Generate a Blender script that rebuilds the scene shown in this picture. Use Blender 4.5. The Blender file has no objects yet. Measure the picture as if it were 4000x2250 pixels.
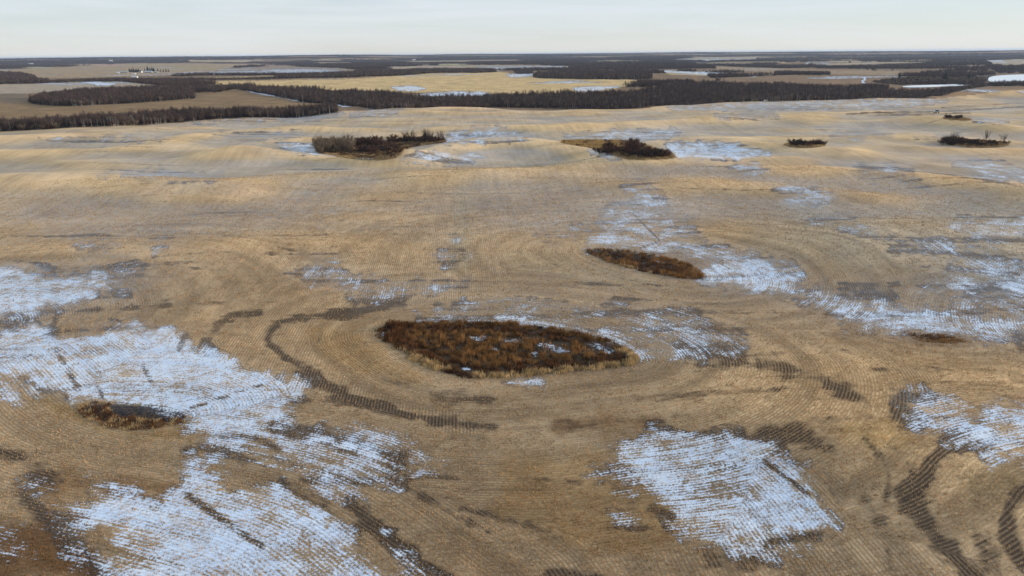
import bpy, math, random
import numpy as np

random.seed(7)
RNG = np.random.default_rng(7)
SC = bpy.context.scene
COL = SC.collection
rad = math.radians

# ------------------------------------------------------------------ camera
CAM_H = 50.0
PITCH = rad(18.27)
ROLL = rad(0.49)
FPX = 1786.0                      # focal length in pixels of a 2576 x 1449 view of the photograph
CX, CY = 1288.0, 724.5
cam_d = bpy.data.cameras.new('camera')
cam_d.sensor_width = 36.0
cam_d.lens = 36.0 * FPX / 2576.0
cam_d.clip_start = 1.0
cam_d.clip_end = 120000.0
cam = bpy.data.objects.new('camera', cam_d)
COL.objects.link(cam)
cam.location = (0, 0, CAM_H)
F_ = np.array([0, math.cos(PITCH), -math.sin(PITCH)])
R0 = np.array([1.0, 0, 0])
U0 = np.cross(R0, F_)
# the horizon climbs to the right: the camera leans to the left... right vector dips
R_ = R0 * math.cos(ROLL) - U0 * math.sin(ROLL)
U_ = U0 * math.cos(ROLL) + R0 * math.sin(ROLL)
from mathutils import Matrix
cam.matrix_world = Matrix(((R_[0], U_[0], -F_[0], 0), (R_[1], U_[1], -F_[1], 0), (R_[2], U_[2], -F_[2], CAM_H), (0, 0, 0, 1)))
SC.camera = cam

# ------------------------------------------------------------------ sky, sun, exposure
SUN_EL = rad(12.0)
SUN_AZ = rad(78.0)                # clockwise from the view direction (+Y): the sun stands to the right
SUN_STRENGTH = 4.0
SKY_STRENGTH = 0.13
EXPOSURE = -0.15
world = bpy.data.worlds.new('World')
SC.world = world
world.use_nodes = True
wn = world.node_tree
wn.nodes.clear()
w_out = wn.nodes.new('ShaderNodeOutputWorld')
w_bg = wn.nodes.new('ShaderNodeBackground')
w_sky = wn.nodes.new('ShaderNodeTexSky')
w_sky.sky_type = 'NISHITA'
w_sky.sun_disc = False
w_sky.sun_elevation = SUN_EL
w_sky.sun_rotation = SUN_AZ
w_sky.altitude = 600
w_sky.air_density = 1.0
w_sky.dust_density = 0.1
w_sky.ozone_density = 3.0
w_geo = wn.nodes.new('ShaderNodeTexCoord')
w_map = wn.nodes.new('ShaderNodeMapping')
w_map.inputs['Scale'].default_value = (1.6, 1.6, 22.0)
w_map.inputs['Rotation'].default_value = (0.03, 0.05, 0)
w_noise = wn.nodes.new('ShaderNodeTexNoise')
w_noise.inputs['Scale'].default_value = 1.5
w_noise.inputs['Detail'].default_value = 6
w_noise.inputs['Roughness'].default_value = 0.55
w_noise.inputs['Distortion'].default_value = 0.5
w_ramp = wn.nodes.new('ShaderNodeMapRange')
w_ramp.inputs['From Min'].default_value = 0.35
w_ramp.inputs['From Max'].default_value = 0.72
w_ramp.inputs['To Min'].default_value = 0.70
w_ramp.inputs['To Max'].default_value = 0.97
w_mix = wn.nodes.new('ShaderNodeMix')
w_mix.data_type = 'RGBA'
w_mix.inputs['B'].default_value = (6.25, 6.85, 7.35, 1)      # thin high cloud, in the units of the sky texture
L = wn.links.new
w_sep = wn.nodes.new('ShaderNodeSeparateXYZ')
w_el = wn.nodes.new('ShaderNodeMapRange'); w_el.inputs['From Min'].default_value = 0.0; w_el.inputs['From Max'].default_value = 0.12
w_veil = wn.nodes.new('ShaderNodeMix'); w_veil.data_type = 'RGBA'
w_veil.inputs['A'].default_value = (6.9, 7.0, 7.0, 1); w_veil.inputs['B'].default_value = (6.3, 7.3, 8.2, 1)
L(w_geo.outputs['Generated'], w_sep.inputs[0]); L(w_sep.outputs[2], w_el.inputs['Value'])
L(w_el.outputs['Result'], w_veil.inputs['Factor']); L(w_veil.outputs['Result'], w_mix.inputs['B'])
L(w_geo.outputs['Generated'], w_map.inputs['Vector'])
L(w_map.outputs['Vector'], w_noise.inputs['Vector'])
L(w_noise.outputs['Fac'], w_ramp.inputs['Value'])
L(w_ramp.outputs['Result'], w_mix.inputs['Factor'])
L(w_sky.outputs['Color'], w_mix.inputs['A'])
L(w_mix.outputs['Result'], w_bg.inputs['Color'])
w_bg.inputs['Strength'].default_value = SKY_STRENGTH
L(w_bg.outputs['Background'], w_out.inputs['Surface'])

sun_d = bpy.data.lights.new('sun', 'SUN')
sun_d.energy = SUN_STRENGTH
sun_d.angle = rad(4.0)
sun_d.color = (1.0, 0.86, 0.68)
sun = bpy.data.objects.new('sun', sun_d)
COL.objects.link(sun)
from mathutils import Vector
sdir = Vector((math.sin(SUN_AZ) * math.cos(SUN_EL), math.cos(SUN_AZ) * math.cos(SUN_EL), math.sin(SUN_EL)))
sun.rotation_euler = (-sdir).to_track_quat('-Z', 'Y').to_euler()
sun.location = (200, 100, 200)

SC.view_settings.view_transform = 'Standard'
SC.view_settings.look = 'None'
SC.view_settings.gamma = 1.0
SC.view_settings.exposure = EXPOSURE
SC.view_settings.use_curve_mapping = False
SC.render.engine = 'CYCLES'
SC.cycles.max_bounces = 6
SC.cycles.diffuse_bounces = 3
SC.cycles.volume_bounces = 1
SC.cycles.use_denoising = True

# ------------------------------------------------------------------ helpers
def smooth(a, b, x):
    t = np.clip((x - a) / (b - a), 0, 1)   # also for a > b
    return t * t * (3 - 2 * t)

_perm = np.random.default_rng(3).permutation(512).astype(np.int64)
_ang = np.random.default_rng(4).uniform(0, 2 * np.pi, 512)
_GX, _GY = np.cos(_ang), np.sin(_ang)
def noise2(x, y, seed=0):
    xi = np.floor(x).astype(np.int64); yi = np.floor(y).astype(np.int64)
    xf, yf = x - xi, y - yi
    def g(ix, iy, dx, dy):
        h = _perm[(_perm[(ix + seed * 17) & 511] + iy) & 511]
        return _GX[h] * dx + _GY[h] * dy
    u = xf * xf * xf * (xf * (xf * 6 - 15) + 10); v = yf * yf * yf * (yf * (yf * 6 - 15) + 10)
    a = g(xi, yi, xf, yf); b = g(xi + 1, yi, xf - 1, yf)
    c = g(xi, yi + 1, xf, yf - 1); d = g(xi + 1, yi + 1, xf - 1, yf - 1)
    return (a + u * (b - a)) * (1 - v) + (c + u * (d - c)) * v

def fbm(x, y, seed=0, octv=4):
    s = 0; a = 1.0
    for k in range(octv):
        s = s + a * noise2(x * 2 ** k, y * 2 ** k, seed + k); a *= 0.5
    return s

def ray(u, v):
    a = (np.asarray(u, float) - CX) / FPX; b = (CY - np.asarray(v, float)) / FPX
    return F_[None] + a[..., None] * R_[None] + b[..., None] * U_[None]

def plane(u, v, z=0.0):
    d = ray(np.atleast_1d(u), np.atleast_1d(v))
    t = (CAM_H - np.asarray(z)) / np.maximum(-d[:, 2], 1e-5)
    return d[:, 0] * t, d[:, 1] * t

def project(x, y, z):
    dz = z - CAM_H
    w = x * F_[0] + y * F_[1] + dz * F_[2]
    ok = w > 0.5
    w = np.where(ok, w, 1.0)
    u = CX + FPX * (x * R_[0] + y * R_[1] + dz * R_[2]) / w
    v = CY - FPX * (x * U_[0] + y * U_[1] + dz * U_[2]) / w
    return np.where(ok, u, -9e4), np.where(ok, v, -9e4)

def sdist(px, py, poly, closed=True):
    """signed distance (negative inside) to a polygon, or distance to an open polyline; also the nearest point"""
    poly = np.asarray(poly, float)
    n = len(poly)
    best = np.full(px.shape, 1e18); bx = np.zeros_like(px); by = np.zeros_like(px)
    inside = np.zeros(px.shape, bool)
    for i in range(n if closed else n - 1):
        x0, y0 = poly[i]; x1, y1 = poly[(i + 1) % n]
        dx, dy = x1 - x0, y1 - y0
        t = np.clip(((px - x0) * dx + (py - y0) * dy) / (dx * dx + dy * dy + 1e-12), 0, 1)
        qx = x0 + t * dx; qy = y0 + t * dy
        d2 = (px - qx) ** 2 + (py - qy) ** 2
        m = d2 < best
        best = np.where(m, d2, best); bx = np.where(m, qx, bx); by = np.where(m, qy, by)
        if closed and y0 != y1:
            c = ((y0 > py) != (y1 > py)) & (px < (x1 - x0) * (py - y0) / (y1 - y0) + x0)
            inside ^= c
    d = np.sqrt(best)
    if closed:
        d = np.where(inside, -d, d)
    return d, bx, by

def chaikin(poly, k=2, closed=True):
    p = np.asarray(poly, float)
    for _ in range(k):
        if closed:
            q = np.roll(p, -1, 0)
            p = np.stack([p * .75 + q * .25, p * .25 + q * .75], 1).reshape(-1, 2)
        else:
            a, b = p[:-1], p[1:]
            m = np.stack([a * .75 + b * .25, a * .25 + b * .75], 1).reshape(-1, 2)
            p = np.vstack([p[:1], m, p[-1:]])
    return p

# ------------------------------------------------------------------ the lie of the land
# far edge of the near field, as seen in the photograph
EDGE_PX = [(-900, 372), (-300, 350), (0, 331), (300, 317), (560, 298), (850, 284), (1000, 274), (1300, 271), (1600, 275), (1640, 267), (1900, 257), (2330, 249), (2576, 240), (3300, 232)]
_ex, _ey = plane([p[0] for p in EDGE_PX], [p[1] for p in EDGE_PX])
EDGE_AZ = np.arctan2(_ex, _ey); EDGE_R = np.hypot(_ex, _ey)
def edge_r(az):
    return np.interp(az, EDGE_AZ, EDGE_R)

BUMPS = []
def bump(u, v, h, wx, wy, rot=0):
    x, y = plane(u, v)
    BUMPS.append((x[0], y[0], h, wx, wy, rad(rot)))
# rises and hollows read from the crests in the photograph (pixel, height, half-widths in metres, turn)
bump(960, 372, -2.0, 50, 26, 0)
bump(1590, 380, -2.2, 45, 24, 0)
bump(1300, 885, -1.3, 26, 15, 0)          # main slough
bump(1620, 668, -1.0, 26, 14, 0)
bump(340, 1050, -1.0, 14, 10, 0)
bump(100, 735, -1.6, 30, 18, 0)
bump(2330, 845, -1.2, 22, 12, 0)
bump(640, 1300, -0.8, 30, 15, 0)
bump(1850, 1260, -1.0, 16, 12, 0)
bump(2300, 920, 1.5, 25, 14, 0)
bump(1950, 1040, 0.9, 24, 10, 0)
bump(2330, 1200, 0.9, 12, 12, 0)
bump(700, 830, 1.0, 22, 16, 0)
bump(2300, 620, 1.8, 60, 22, 0)
bump(1000, 640, 1.2, 80, 24, 0)
bump(120, 905, 0.7, 18, 10, 0)
bump(2470, 236, 9.0, 110, 45, 0)

RIDGES = []
def ridge(px, h, w):
    p = chaikin(px, 2, False)
    x, y = plane(p[:, 0], p[:, 1], h * 0.6)
    RIDGES.append((np.stack([x, y], 1), h * 1.3, w))
ridge([(-400, 480), (0, 463), (180, 459), (350, 465), (560, 482)], 3.4, 15)
ridge([(560, 393), (700, 387), (790, 390), (850, 401), (930, 409), (1000, 408)], 2.6, 11)
ridge([(1040, 392), (1100, 372), (1180, 361), (1260, 358), (1360, 362), (1450, 374), (1520, 391)], 4.2, 15)
ridge([(1560, 405), (1640, 408), (1740, 403), (1850, 399), (1980, 400)], 2.8, 11)
ridge([(1640, 362), (1750, 351), (1860, 357), (1990, 376), (2120, 384)], 2.4, 12)
ridge([(2060, 306), (2300, 300), (2400, 306), (2576, 325), (2800, 330)], 2.4, 12)
ridge([(2330, 374), (2450, 378), (2580, 374)], 1.6, 10)
ridge([(1020, 332), (1250, 319), (1420, 322)], 2.4, 14)
ridge([(500, 336), (620, 326), (760, 322), (900, 327)], 2.6, 14)
ridge([(-300, 362), (0, 353), (200, 346), (420, 352)], 2.6, 14)
ridge([(-200, 398), (0, 392), (250, 377), (450, 373), (600, 384)], 2.2, 13)
ridge([(1950, 432), (2150, 427), (2350, 446), (2600, 482)], 2.4, 13)
ridge([(1500, 320), (1700, 308), (1900, 300), (2040, 296)], 2.0, 14)
ridge([(1640, 480), (1800, 470), (1980, 480), (2150, 500)], 1.4, 13)
ridge([(700, 450), (900, 440), (1100, 445), (1400, 436)], 1.6, 16)
ridge([(300, 300), (560, 293), (850, 279)], 1.2, 14)
ridge([(2150, 640), (2300, 615), (2450, 620), (2620, 650)], 1.8, 12)
LAKE_PX = [(2482, 203), (2492, 190), (2600, 186), (2760, 184), (2760, 199), (2576, 204), (2510, 209)]
CREEK_PX = [(2262, 217.5), (2300, 214.5), (2345, 213.5), (2400, 211.5), (2480, 208.5), (2500, 211), (2470, 214), (2400, 216), (2340, 218.5), (2290, 220)]
LAKE_Z = -6.0
lake_xy = np.stack(plane([p[0] for p in LAKE_PX], [p[1] for p in LAKE_PX], LAKE_Z), 1)
creek_xy = np.stack(plane([p[0] for p in CREEK_PX], [p[1] for p in CREEK_PX], LAKE_Z), 1)

def height(x, y):
    x = np.asarray(x, float); y = np.asarray(y, float)
    r = np.hypot(x, y); az = np.arctan2(x, y)
    z = np.zeros_like(r)
    # field undulation, growing away from the drone
    a1 = 0.25 + 1.15 * smooth(90, 380, r)
    z += a1 * 2.7 * fbm(x / 120 + 3.1, y / 75 + 7.7, 1, 3)
    z += smooth(120, 420, r) * 1.6 * fbm(x / 240 + 1.3, y / 150 + 2.2, 5, 2)
    for (bx, by, h, wx, wy, ro) in BUMPS:
        dx, dy = x - bx, y - by
        c, s = math.cos(ro), math.sin(ro)
        p, q = (dx * c + dy * s) / wx, (-dx * s + dy * c) / wy
        z += h * np.exp(-0.5 * (p * p + q * q))
    for (pl, h, w) in RIDGES:
        m = (x > pl[:, 0].min() - 4 * w) & (x < pl[:, 0].max() + 4 * w) & (y > pl[:, 1].min() - 4 * w) & (y < pl[:, 1].max() + 4 * w)
        if np.any(m):
            dd = sdist(x[m], y[m], pl, False)[0]
            z[m] += h * np.exp(-0.5 * (dd / w) ** 2) * (1 + 0.35 * noise2(x[m] / 45, y[m] / 45, 151))
    # valley with the woods behind the field, then the far country
    er = edge_r(az)
    d = r - er
    deep = 3.0 + 6.5 * smooth(rad(-14), rad(-5), az) + 1.5 * smooth(rad(12), rad(25), az)
    valley = smooth(-6, 85, d) * (1 - smooth(160, 420, d))
    valley = np.where(az > rad(14), smooth(-6, 85, d) * (1 - 0.6 * smooth(200, 420, d)), valley)
    z -= deep * valley
    fade = smooth(30, 300, d)
    z = z * (1 - 0.55 * fade)
    z += fade * (3.5 * fbm(x / 420 + 9, y / 260 + 4, 11, 3) * smooth(700, 1300, r))
    z += smooth(1500, 4000, r) * 9.0 * fbm(x / 1900 + 2, y / 900 + 5, 21, 4)
    z += smooth(4000, 9000, r) * 14.0 * (fbm(x / 5200 + 8.4, y / 3000 + 1, 31, 4) + 0.12)
    # hills left of the middle on the horizon
    hx = x / np.maximum(y, 1)
    z += smooth(5500, 7500, r) * (1 - smooth(9000, 14000, r)) * 12 * np.exp(-0.5 * ((hx + 0.25) / 0.055) ** 2) * (y > 0)
    z += 36.0 * smooth(5200, 9800, r) * (1 + 0.10 * fbm(x / 2600, y / 1800, 181, 3)) * (1 - smooth(11500, 16000, r))
    # flat hollow for the lake and creek
    near_l = (x > 350) & (x < 1800) & (y > 500) & (y < 2200)
    if np.any(near_l):
        xs, ys = x[near_l], y[near_l]
        dl = np.minimum(sdist(xs, ys, lake_xy)[0], sdist(xs, ys, creek_xy)[0])
        k = 1 - smooth(4, 170, dl)
        zz = z[near_l]
        z[near_l] = zz * (1 - k) + (LAKE_Z - 1.0) * k
    # earth falls away with distance
    z -= np.where(r > 3000, (r - 3000) ** 2 / (2 * 7.4e6), 0)
    return z

_RS = 45 * np.exp(np.arange(0, 520) * 0.0115)
def ground(u, v):
    """first point where the line of sight through a pixel meets the land"""
    u = np.atleast_1d(np.asarray(u, float)); v = np.atleast_1d(np.asarray(v, float))
    d = ray(u, v); d = d / np.hypot(d[:, 0], d[:, 1])[:, None]
    X = d[:, 0:1] * _RS[None]; Y = d[:, 1:2] * _RS[None]; Z = CAM_H + d[:, 2:3] * _RS[None]
    below = Z < height(X.ravel(), Y.ravel()).reshape(X.shape)
    k = np.clip(np.where(below.any(1), below.argmax(1), len(_RS) - 1), 1, None)
    lo, hi = _RS[k - 1], _RS[k]
    for _ in range(14):
        m = 0.5 * (lo + hi)
        b = CAM_H + d[:, 2] * m < height(d[:, 0] * m, d[:, 1] * m)
        hi = np.where(b, m, hi); lo = np.where(b, lo, m)
    x, y = d[:, 0] * hi, d[:, 1] * hi
    return np.stack([x, y, height(x, y)], 1)

def gpoly(px, k=2, closed=True):
    p = chaikin(px, k, closed)
    return ground(p[:, 0], p[:, 1])[:, :2]

# ------------------------------------------------------------------ what grows where (traced shapes, in pixels of the photograph)
POND1_PX = [(938, 842), (960, 822), (985, 812), (1060, 812), (1180, 806), (1300, 813), (1420, 830), (1510, 848), (1580, 876), (1612, 900), (1606, 915), (1560, 926), (1480, 933), (1420, 938), (1360, 946), (1260, 953), (1170, 953), (1100, 936), (1040, 910), (985, 875)]
POND2_PX = [(1466, 633), (1490, 625), (1560, 628), (1640, 640), (1710, 657), (1755, 676), (1774, 694), (1768, 704), (1720, 702), (1650, 692), (1580, 676), (1510, 655)]
POND3_PX = [(178, 1026), (225, 1010), (330, 1012), (425, 1018), (478, 1034), (488, 1052), (446, 1070), (384, 1082), (296, 1084), (228, 1064)]
POND4_PX = [(2250, 838), (2300, 832), (2380, 838), (2430, 850), (2440, 862), (2380, 868), (2310, 862)]
ISLE1_PX = [(790, 382), (800, 366), (880, 362), (960, 356), (1040, 345), (1100, 346), (1127, 353), (1115, 360), (1060, 366), (1015, 376), (1008, 392), (985, 401), (930, 404), (880, 400), (830, 390)]
ISLE2_PX = [(1400, 357), (1450, 352), (1560, 352), (1620, 360), (1660, 380), (1705, 395), (1690, 401), (1600, 403), (1555, 398), (1500, 374), (1440, 365)]
ISLE3_PX = [(1965, 364), (2000, 359), (2060, 360), (2082, 364), (2060, 371), (2010, 373), (1985, 370)]
ISLE4_PX = [(2362, 356), (2400, 352), (2470, 354), (2520, 356), (2542, 364), (2520, 371), (2450, 373), (2400, 367)]
ISLE5_PX = [(2365, 297), (2390, 294), (2440, 299), (2445, 304), (2400, 303)]
PW = {k: gpoly(v) for k, v in dict(p1=POND1_PX, p2=POND2_PX, p3=POND3_PX, p4=POND4_PX, i1=ISLE1_PX, i2=ISLE2_PX, i3=ISLE3_PX, i4=ISLE4_PX, i5=ISLE5_PX).items()}

# guides: the seed rows run parallel to these
GUIDES = [
    (PW['p1'], True, 12, 46), (PW['p2'], True, 24, 44), (PW['p3'], True, 20, 14), (PW['p4'], True, 16, 16),
    (gpoly([(-220, 800), (-60, 770), (40, 790), (30, 830), (-120, 850)]), True, 27, 27),
    (gpoly([(-40, 930), (60, 1060), (240, 1130), (500, 1160), (800, 1230), (960, 1330), (1180, 1500)], 2, False), False, 24, 20),
    (gpoly([(900, 1215), (1380, 1240), (1640, 1205), (1850, 1120), (1960, 1200), (2090, 1345), (2300, 1600)], 2, False), False, 13, 14),
    (gpoly([(2150, 1300), (2330, 1240), (2420, 1130), (2600, 1090)], 2, False), False, 12, 16),
    (gpoly([(2500, 760), (2560, 790), (2700, 800), (2700, 900), (2520, 850)]), True, 20, 20),
]
ROW_DIR = rad(-4.1)
ROWN = (math.cos(ROW_DIR), -math.sin(ROW_DIR))
ROWS = 0.5

def row_phase(x, y):
    best = np.full(x.shape, 1e9); ph = np.zeros_like(x); nx = np.full_like(x, ROWN[0]); ny = np.full_like(x, ROWN[1])
    m = (np.hypot(x, y) < 700)
    xs, ys = x[m], y[m]
    b = np.full(xs.shape, 1e9); p = np.zeros_like(xs); ax = np.zeros_like(xs); ay = np.zeros_like(xs)
    for (poly, closed, wl, wr) in GUIDES:
        d, qx, qy = sdist(xs, ys, poly, closed)
        c = poly.mean(0)
        w = wl + (wr - wl) * smooth(-8, 8, xs - c[0])
        w = w + 3.0 * noise2(xs / 30, ys / 30, 41)
        k = d - w
        s = k < b
        b = np.where(s, k, b); p = np.where(s, d, p)
        dd = np.maximum(np.abs(d), 1e-3) * np.sign(d)
        ax = np.where(s, (xs - qx) / dd, ax); ay = np.where(s, (ys - qy) / dd, ay)
    best[m] = b; ph[m] = p
    straight = x * ROWN[0] + y * ROWN[1]
    head = best < 0
    nx[m] = np.where(b < 0, ax, ROWN[0]); ny[m] = np.where(b < 0, ay, ROWN[1])
    return best, ph, np.where(head, ph, straight), nx, ny

# (strength, feather px, polygon)
SNOW = [
    (0.95, 14, [(-80, 690), (0, 682), (120, 694), (180, 706), (245, 690), (268, 712), (215, 742), (120, 772), (0, 792), (-80, 800)]),
    (0.40, 18, [(245, 690), (330, 668), (360, 690), (310, 742), (250, 725)]),
    (0.97, 12, [(-60, 860), (0, 846), (60, 832), (118, 826), (130, 878), (210, 848), (330, 828), (430, 838), (470, 862), (500, 905), (520, 872), (560, 905), (640, 955), (770, 966), (740, 1000), (690, 1040), (640, 1085), (560, 1095), (490, 1078), (480, 1040), (420, 1018), (330, 1012), (230, 1010), (180, 1000), (120, 985), (40, 950), (0, 925), (-60, 900)]),
    (0.85, 8, [(-10, 945), (8, 950), (45, 1000), (48, 1014), (20, 990), (-10, 960)]),
    (0.72, 26, [(488, 1039), (656, 1058), (694, 1092), (750, 1103), (825, 1110), (881, 1099), (966, 1129), (975, 1189), (919, 1245), (862, 1226), (788, 1196), (712, 1159), (656, 1144), (562, 1122), (488, 1092)]),
    (0.45, 22, [(900, 1090), (1010, 1120), (1100, 1180), (1020, 1190), (930, 1140)]),
    (0.97, 20, [(188, 1283), (248, 1238), (285, 1230), (326, 1256), (375, 1272), (424, 1272), (465, 1219), (461, 1189), (488, 1182), (562, 1219), (638, 1253), (694, 1226), (750, 1256), (825, 1309), (881, 1365), (919, 1422), (960, 1478), (262, 1478), (240, 1403), (311, 1384), (285, 1339), (210, 1309)]),
    (0.5, 22, [(70, 1225), (130, 1265), (210, 1340), (280, 1449), (220, 1470), (140, 1340)]),
    (0.5, 14, [(-20, 1300), (50, 1330), (70, 1400), (-20, 1400)]),
    (0.45, 14, [(960, 1350), (1060, 1420), (1150, 1470), (1020, 1470)]),
    (0.95, 18, [(1570, 1130), (1640, 1105), (1730, 1108), (1850, 1108), (1905, 1128), (1990, 1172), (2040, 1240), (2086, 1320), (2060, 1348), (1980, 1375), (1880, 1392), (1780, 1370), (1690, 1322), (1655, 1292), (1705, 1250), (1640, 1228), (1590, 1190)]),
    (0.45, 24, [(1490, 1170), (1600, 1130), (1700, 1180), (1640, 1250), (1550, 1240)]),
    (0.4, 12, [(1760, 1400), (1860, 1398), (1960, 1400), (1900, 1412), (1800, 1412)]),
    (0.6, 10, [(1540, 1285), (1600, 1280), (1610, 1310), (1560, 1320)]),
    (0.8, 20, [(2275, 1010), (2350, 1010), (2450, 1040), (2640, 1040), (2640, 1140), (2500, 1142), (2420, 1098), (2300, 1050)]),
    (0.75, 14, [(2060, 742), (2110, 752), (2190, 760), (2300, 790), (2410, 800), (2424, 834), (2290, 830), (2200, 812), (2130, 800)]),
    (0.65, 14, [(2424, 800), (2480, 800), (2640, 786), (2640, 836), (2430, 838)]),
    (0.5, 22, [(2330, 720), (2440, 655), (2640, 662), (2640, 770), (2440, 770), (2380, 742)]),
    (0.7, 12, [(2395, 566), (2450, 553), (2640, 560), (2640, 595), (2480, 592)]),
    (0.4, 18, [(2250, 620), (2360, 600), (2500, 640), (2350, 650)]),
    (0.6, 10, [(2410, 412), (2480, 410), (2640, 440), (2640, 460), (2480, 442)]),
    (0.35, 14, [(2150, 425), (2270, 422), (2330, 470), (2230, 455)]),
    (0.85, 14, [(1770, 692), (1800, 662), (1880, 655), (1980, 672), (2015, 700), (2000, 728), (1940, 730), (1850, 718), (1780, 707)]),
    (0.5, 12, [(1900, 722), (2010, 725), (2110, 755), (2060, 765), (1960, 745)]),
    (0.7, 14, [(1480, 615), (1540, 585), (1660, 595), (1740, 612), (1880, 648), (1840, 664), (1740, 640), (1650, 628), (1560, 620)]),
    (0.62, 22, [(1520, 565), (1550, 520), (1620, 480), (1680, 545), (1740, 590), (1640, 605), (1560, 592)]),
    (0.3, 16, [(1340, 595), (1440, 575), (1540, 570), (1500, 600), (1380, 610)]),
    (0.75, 8, [(1560, 862), (1620, 872), (1720, 880), (1765, 893), (1700, 900), (1620, 892), (1585, 880)]),
    (0.7, 8, [(1060, 806), (1300, 799), (1450, 820), (1560, 850), (1620, 888), (1590, 884), (1520, 848), (1420, 828), (1300, 811), (1180, 804), (1060, 811)]),
    (0.5, 18, [(1540, 785), (1700, 800), (1860, 850), (1800, 880), (1700, 868), (1600, 840)]),
    (0.42, 14, [(880, 742), (1060, 716), (1160, 712), (1060, 745), (900, 758)]),
    (0.36, 12, [(1100, 768), (1300, 756), (1520, 785), (1450, 802), (1250, 788), (1100, 790)]),
    (0.45, 14, [(735, 690), (800, 660), (850, 668), (870, 692), (960, 708), (900, 732), (790, 706)]),
    (0.3, 10, [(1090, 640), (1150, 600), (1180, 640), (1120, 680)]),
    (0.9, 4, [(1285, 960), (1330, 957), (1362, 960), (1330, 965), (1295, 965)]),
    (0.8, 5, [(700, 363), (780, 363), (797, 374), (797, 386), (735, 382)]),
    (0.65, 8, [(1010, 402), (1050, 386), (1120, 386), (1210, 394), (1190, 407), (1060, 407)]),
    (0.6, 7, [(1135, 332), (1260, 322), (1330, 345), (1250, 356), (1120, 358)]),
    (0.6, 7, [(1420, 342), (1550, 331), (1710, 330), (1680, 350), (1560, 348), (1450, 350)]),
    (0.9, 6, [(1675, 366), (1760, 360), (1860, 366), (1930, 388), (1850, 398), (1710, 396), (1690, 380)]),
    (0.8, 4, [(1480, 378), (1510, 378), (1560, 400), (1540, 402), (1490, 386)]),
    (0.65, 8, [(1835, 416), (1900, 413), (1925, 428), (1870, 434)]),
    (0.62, 9, [(1955, 478), (2010, 470), (2098, 495), (2060, 512), (1985, 508)]),
    (0.35, 16, [(2040, 560), (2130, 530), (2230, 600), (2140, 590)]),
    (0.35, 9, [(250, 444), (420, 432), (560, 440), (530, 456), (380, 450)]),
    (0.55, 5, [(1680, 268), (1900, 258), (2330, 250), (2380, 256), (2250, 268), (1900, 274), (1700, 275)]),
    (0.42, 6, [(480, 306), (700, 290), (870, 284), (830, 297), (600, 306)]),
    (0.45, 4, [(880, 282), (1010, 274), (990, 288), (880, 294)]),
    (0.35, 8, [(100, 350), (300, 345), (420, 350), (250, 358)]),
    (0.3, 8, [(540, 340), (760, 330), (740, 350), (600, 352)]),
    (0.5, 4, [(2440, 300), (2500, 302), (2540, 308), (2460, 308)]),
    (0.4, 6, [(1800, 290), (1940, 284), (1960, 292), (1820, 300)]),
    (0.3, 10, [(2050, 330), (2200, 325), (2240, 345), (2100, 350)]),
    (0.35, 6, [(2300, 345), (2420, 338), (2380, 350)]),
    (0.3, 14, [(180, 600), (260, 585), (300, 620), (210, 640)]),
    (0.3, 10, [(380, 600), (440, 580), (420, 625), (390, 640)]),
    # farther country
    (0.8, 2, [(205, 206), (232, 205), (290, 211), (270, 215), (240, 213)]),
    (0.8, 2, [(985, 220), (1030, 216), (1070, 222), (1040, 229), (1000, 226)]),
    (0.65, 2, [(1050, 237), (1140, 230), (1220, 232), (1240, 240), (1120, 243)]),
    (0.7, 2, [(1275, 188), (1310, 184), (1350, 186), (1320, 193), (1285, 194)]),
    (0.7, 2, [(1440, 222), (1480, 218), (1560, 218), (1500, 228), (1450, 230)]),
    (0.6, 2, [(520, 181), (640, 179), (780, 180), (800, 184), (640, 188), (540, 186)]),
    (0.6, 2, [(660, 176), (760, 174), (860, 178), (800, 182), (700, 181)]),
    (0.5, 2, [(1200, 168), (1420, 166), (1420, 171), (1240, 173)]),
    (0.8, 2, [(1640, 177), (1720, 181), (1840, 182), (1800, 187), (1700, 183)]),
    (0.6, 2, [(2480, 150), (2520, 149), (2530, 156), (2490, 156)]),
    (0.5, 2, [(1640, 150), (1900, 148), (1900, 152), (1700, 154)]),
]
SNOWLINE = [   # snowy tracks: (strength, half width px, polyline)
    (1.0, 1.4, [(600, 221), (640, 233), (700, 243), (760, 256), (830, 260), (860, 266)]),
    (0.9, 1.3, [(860, 268), (960, 262), (1080, 252), (1240, 246)]),
    (0.8, 1.2, [(2440, 227), (2520, 230), (2640, 235)]),
    (1.0, 2.2, [(2176, 197), (2170, 206), (2180, 213), (2192, 216)]),
    (0.8, 1.5, [(2030, 160), (2036, 154), (2032, 148)]),
    (0.7, 1.6, [(1640, 178), (1760, 186), (1900, 192)]),
]
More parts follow.
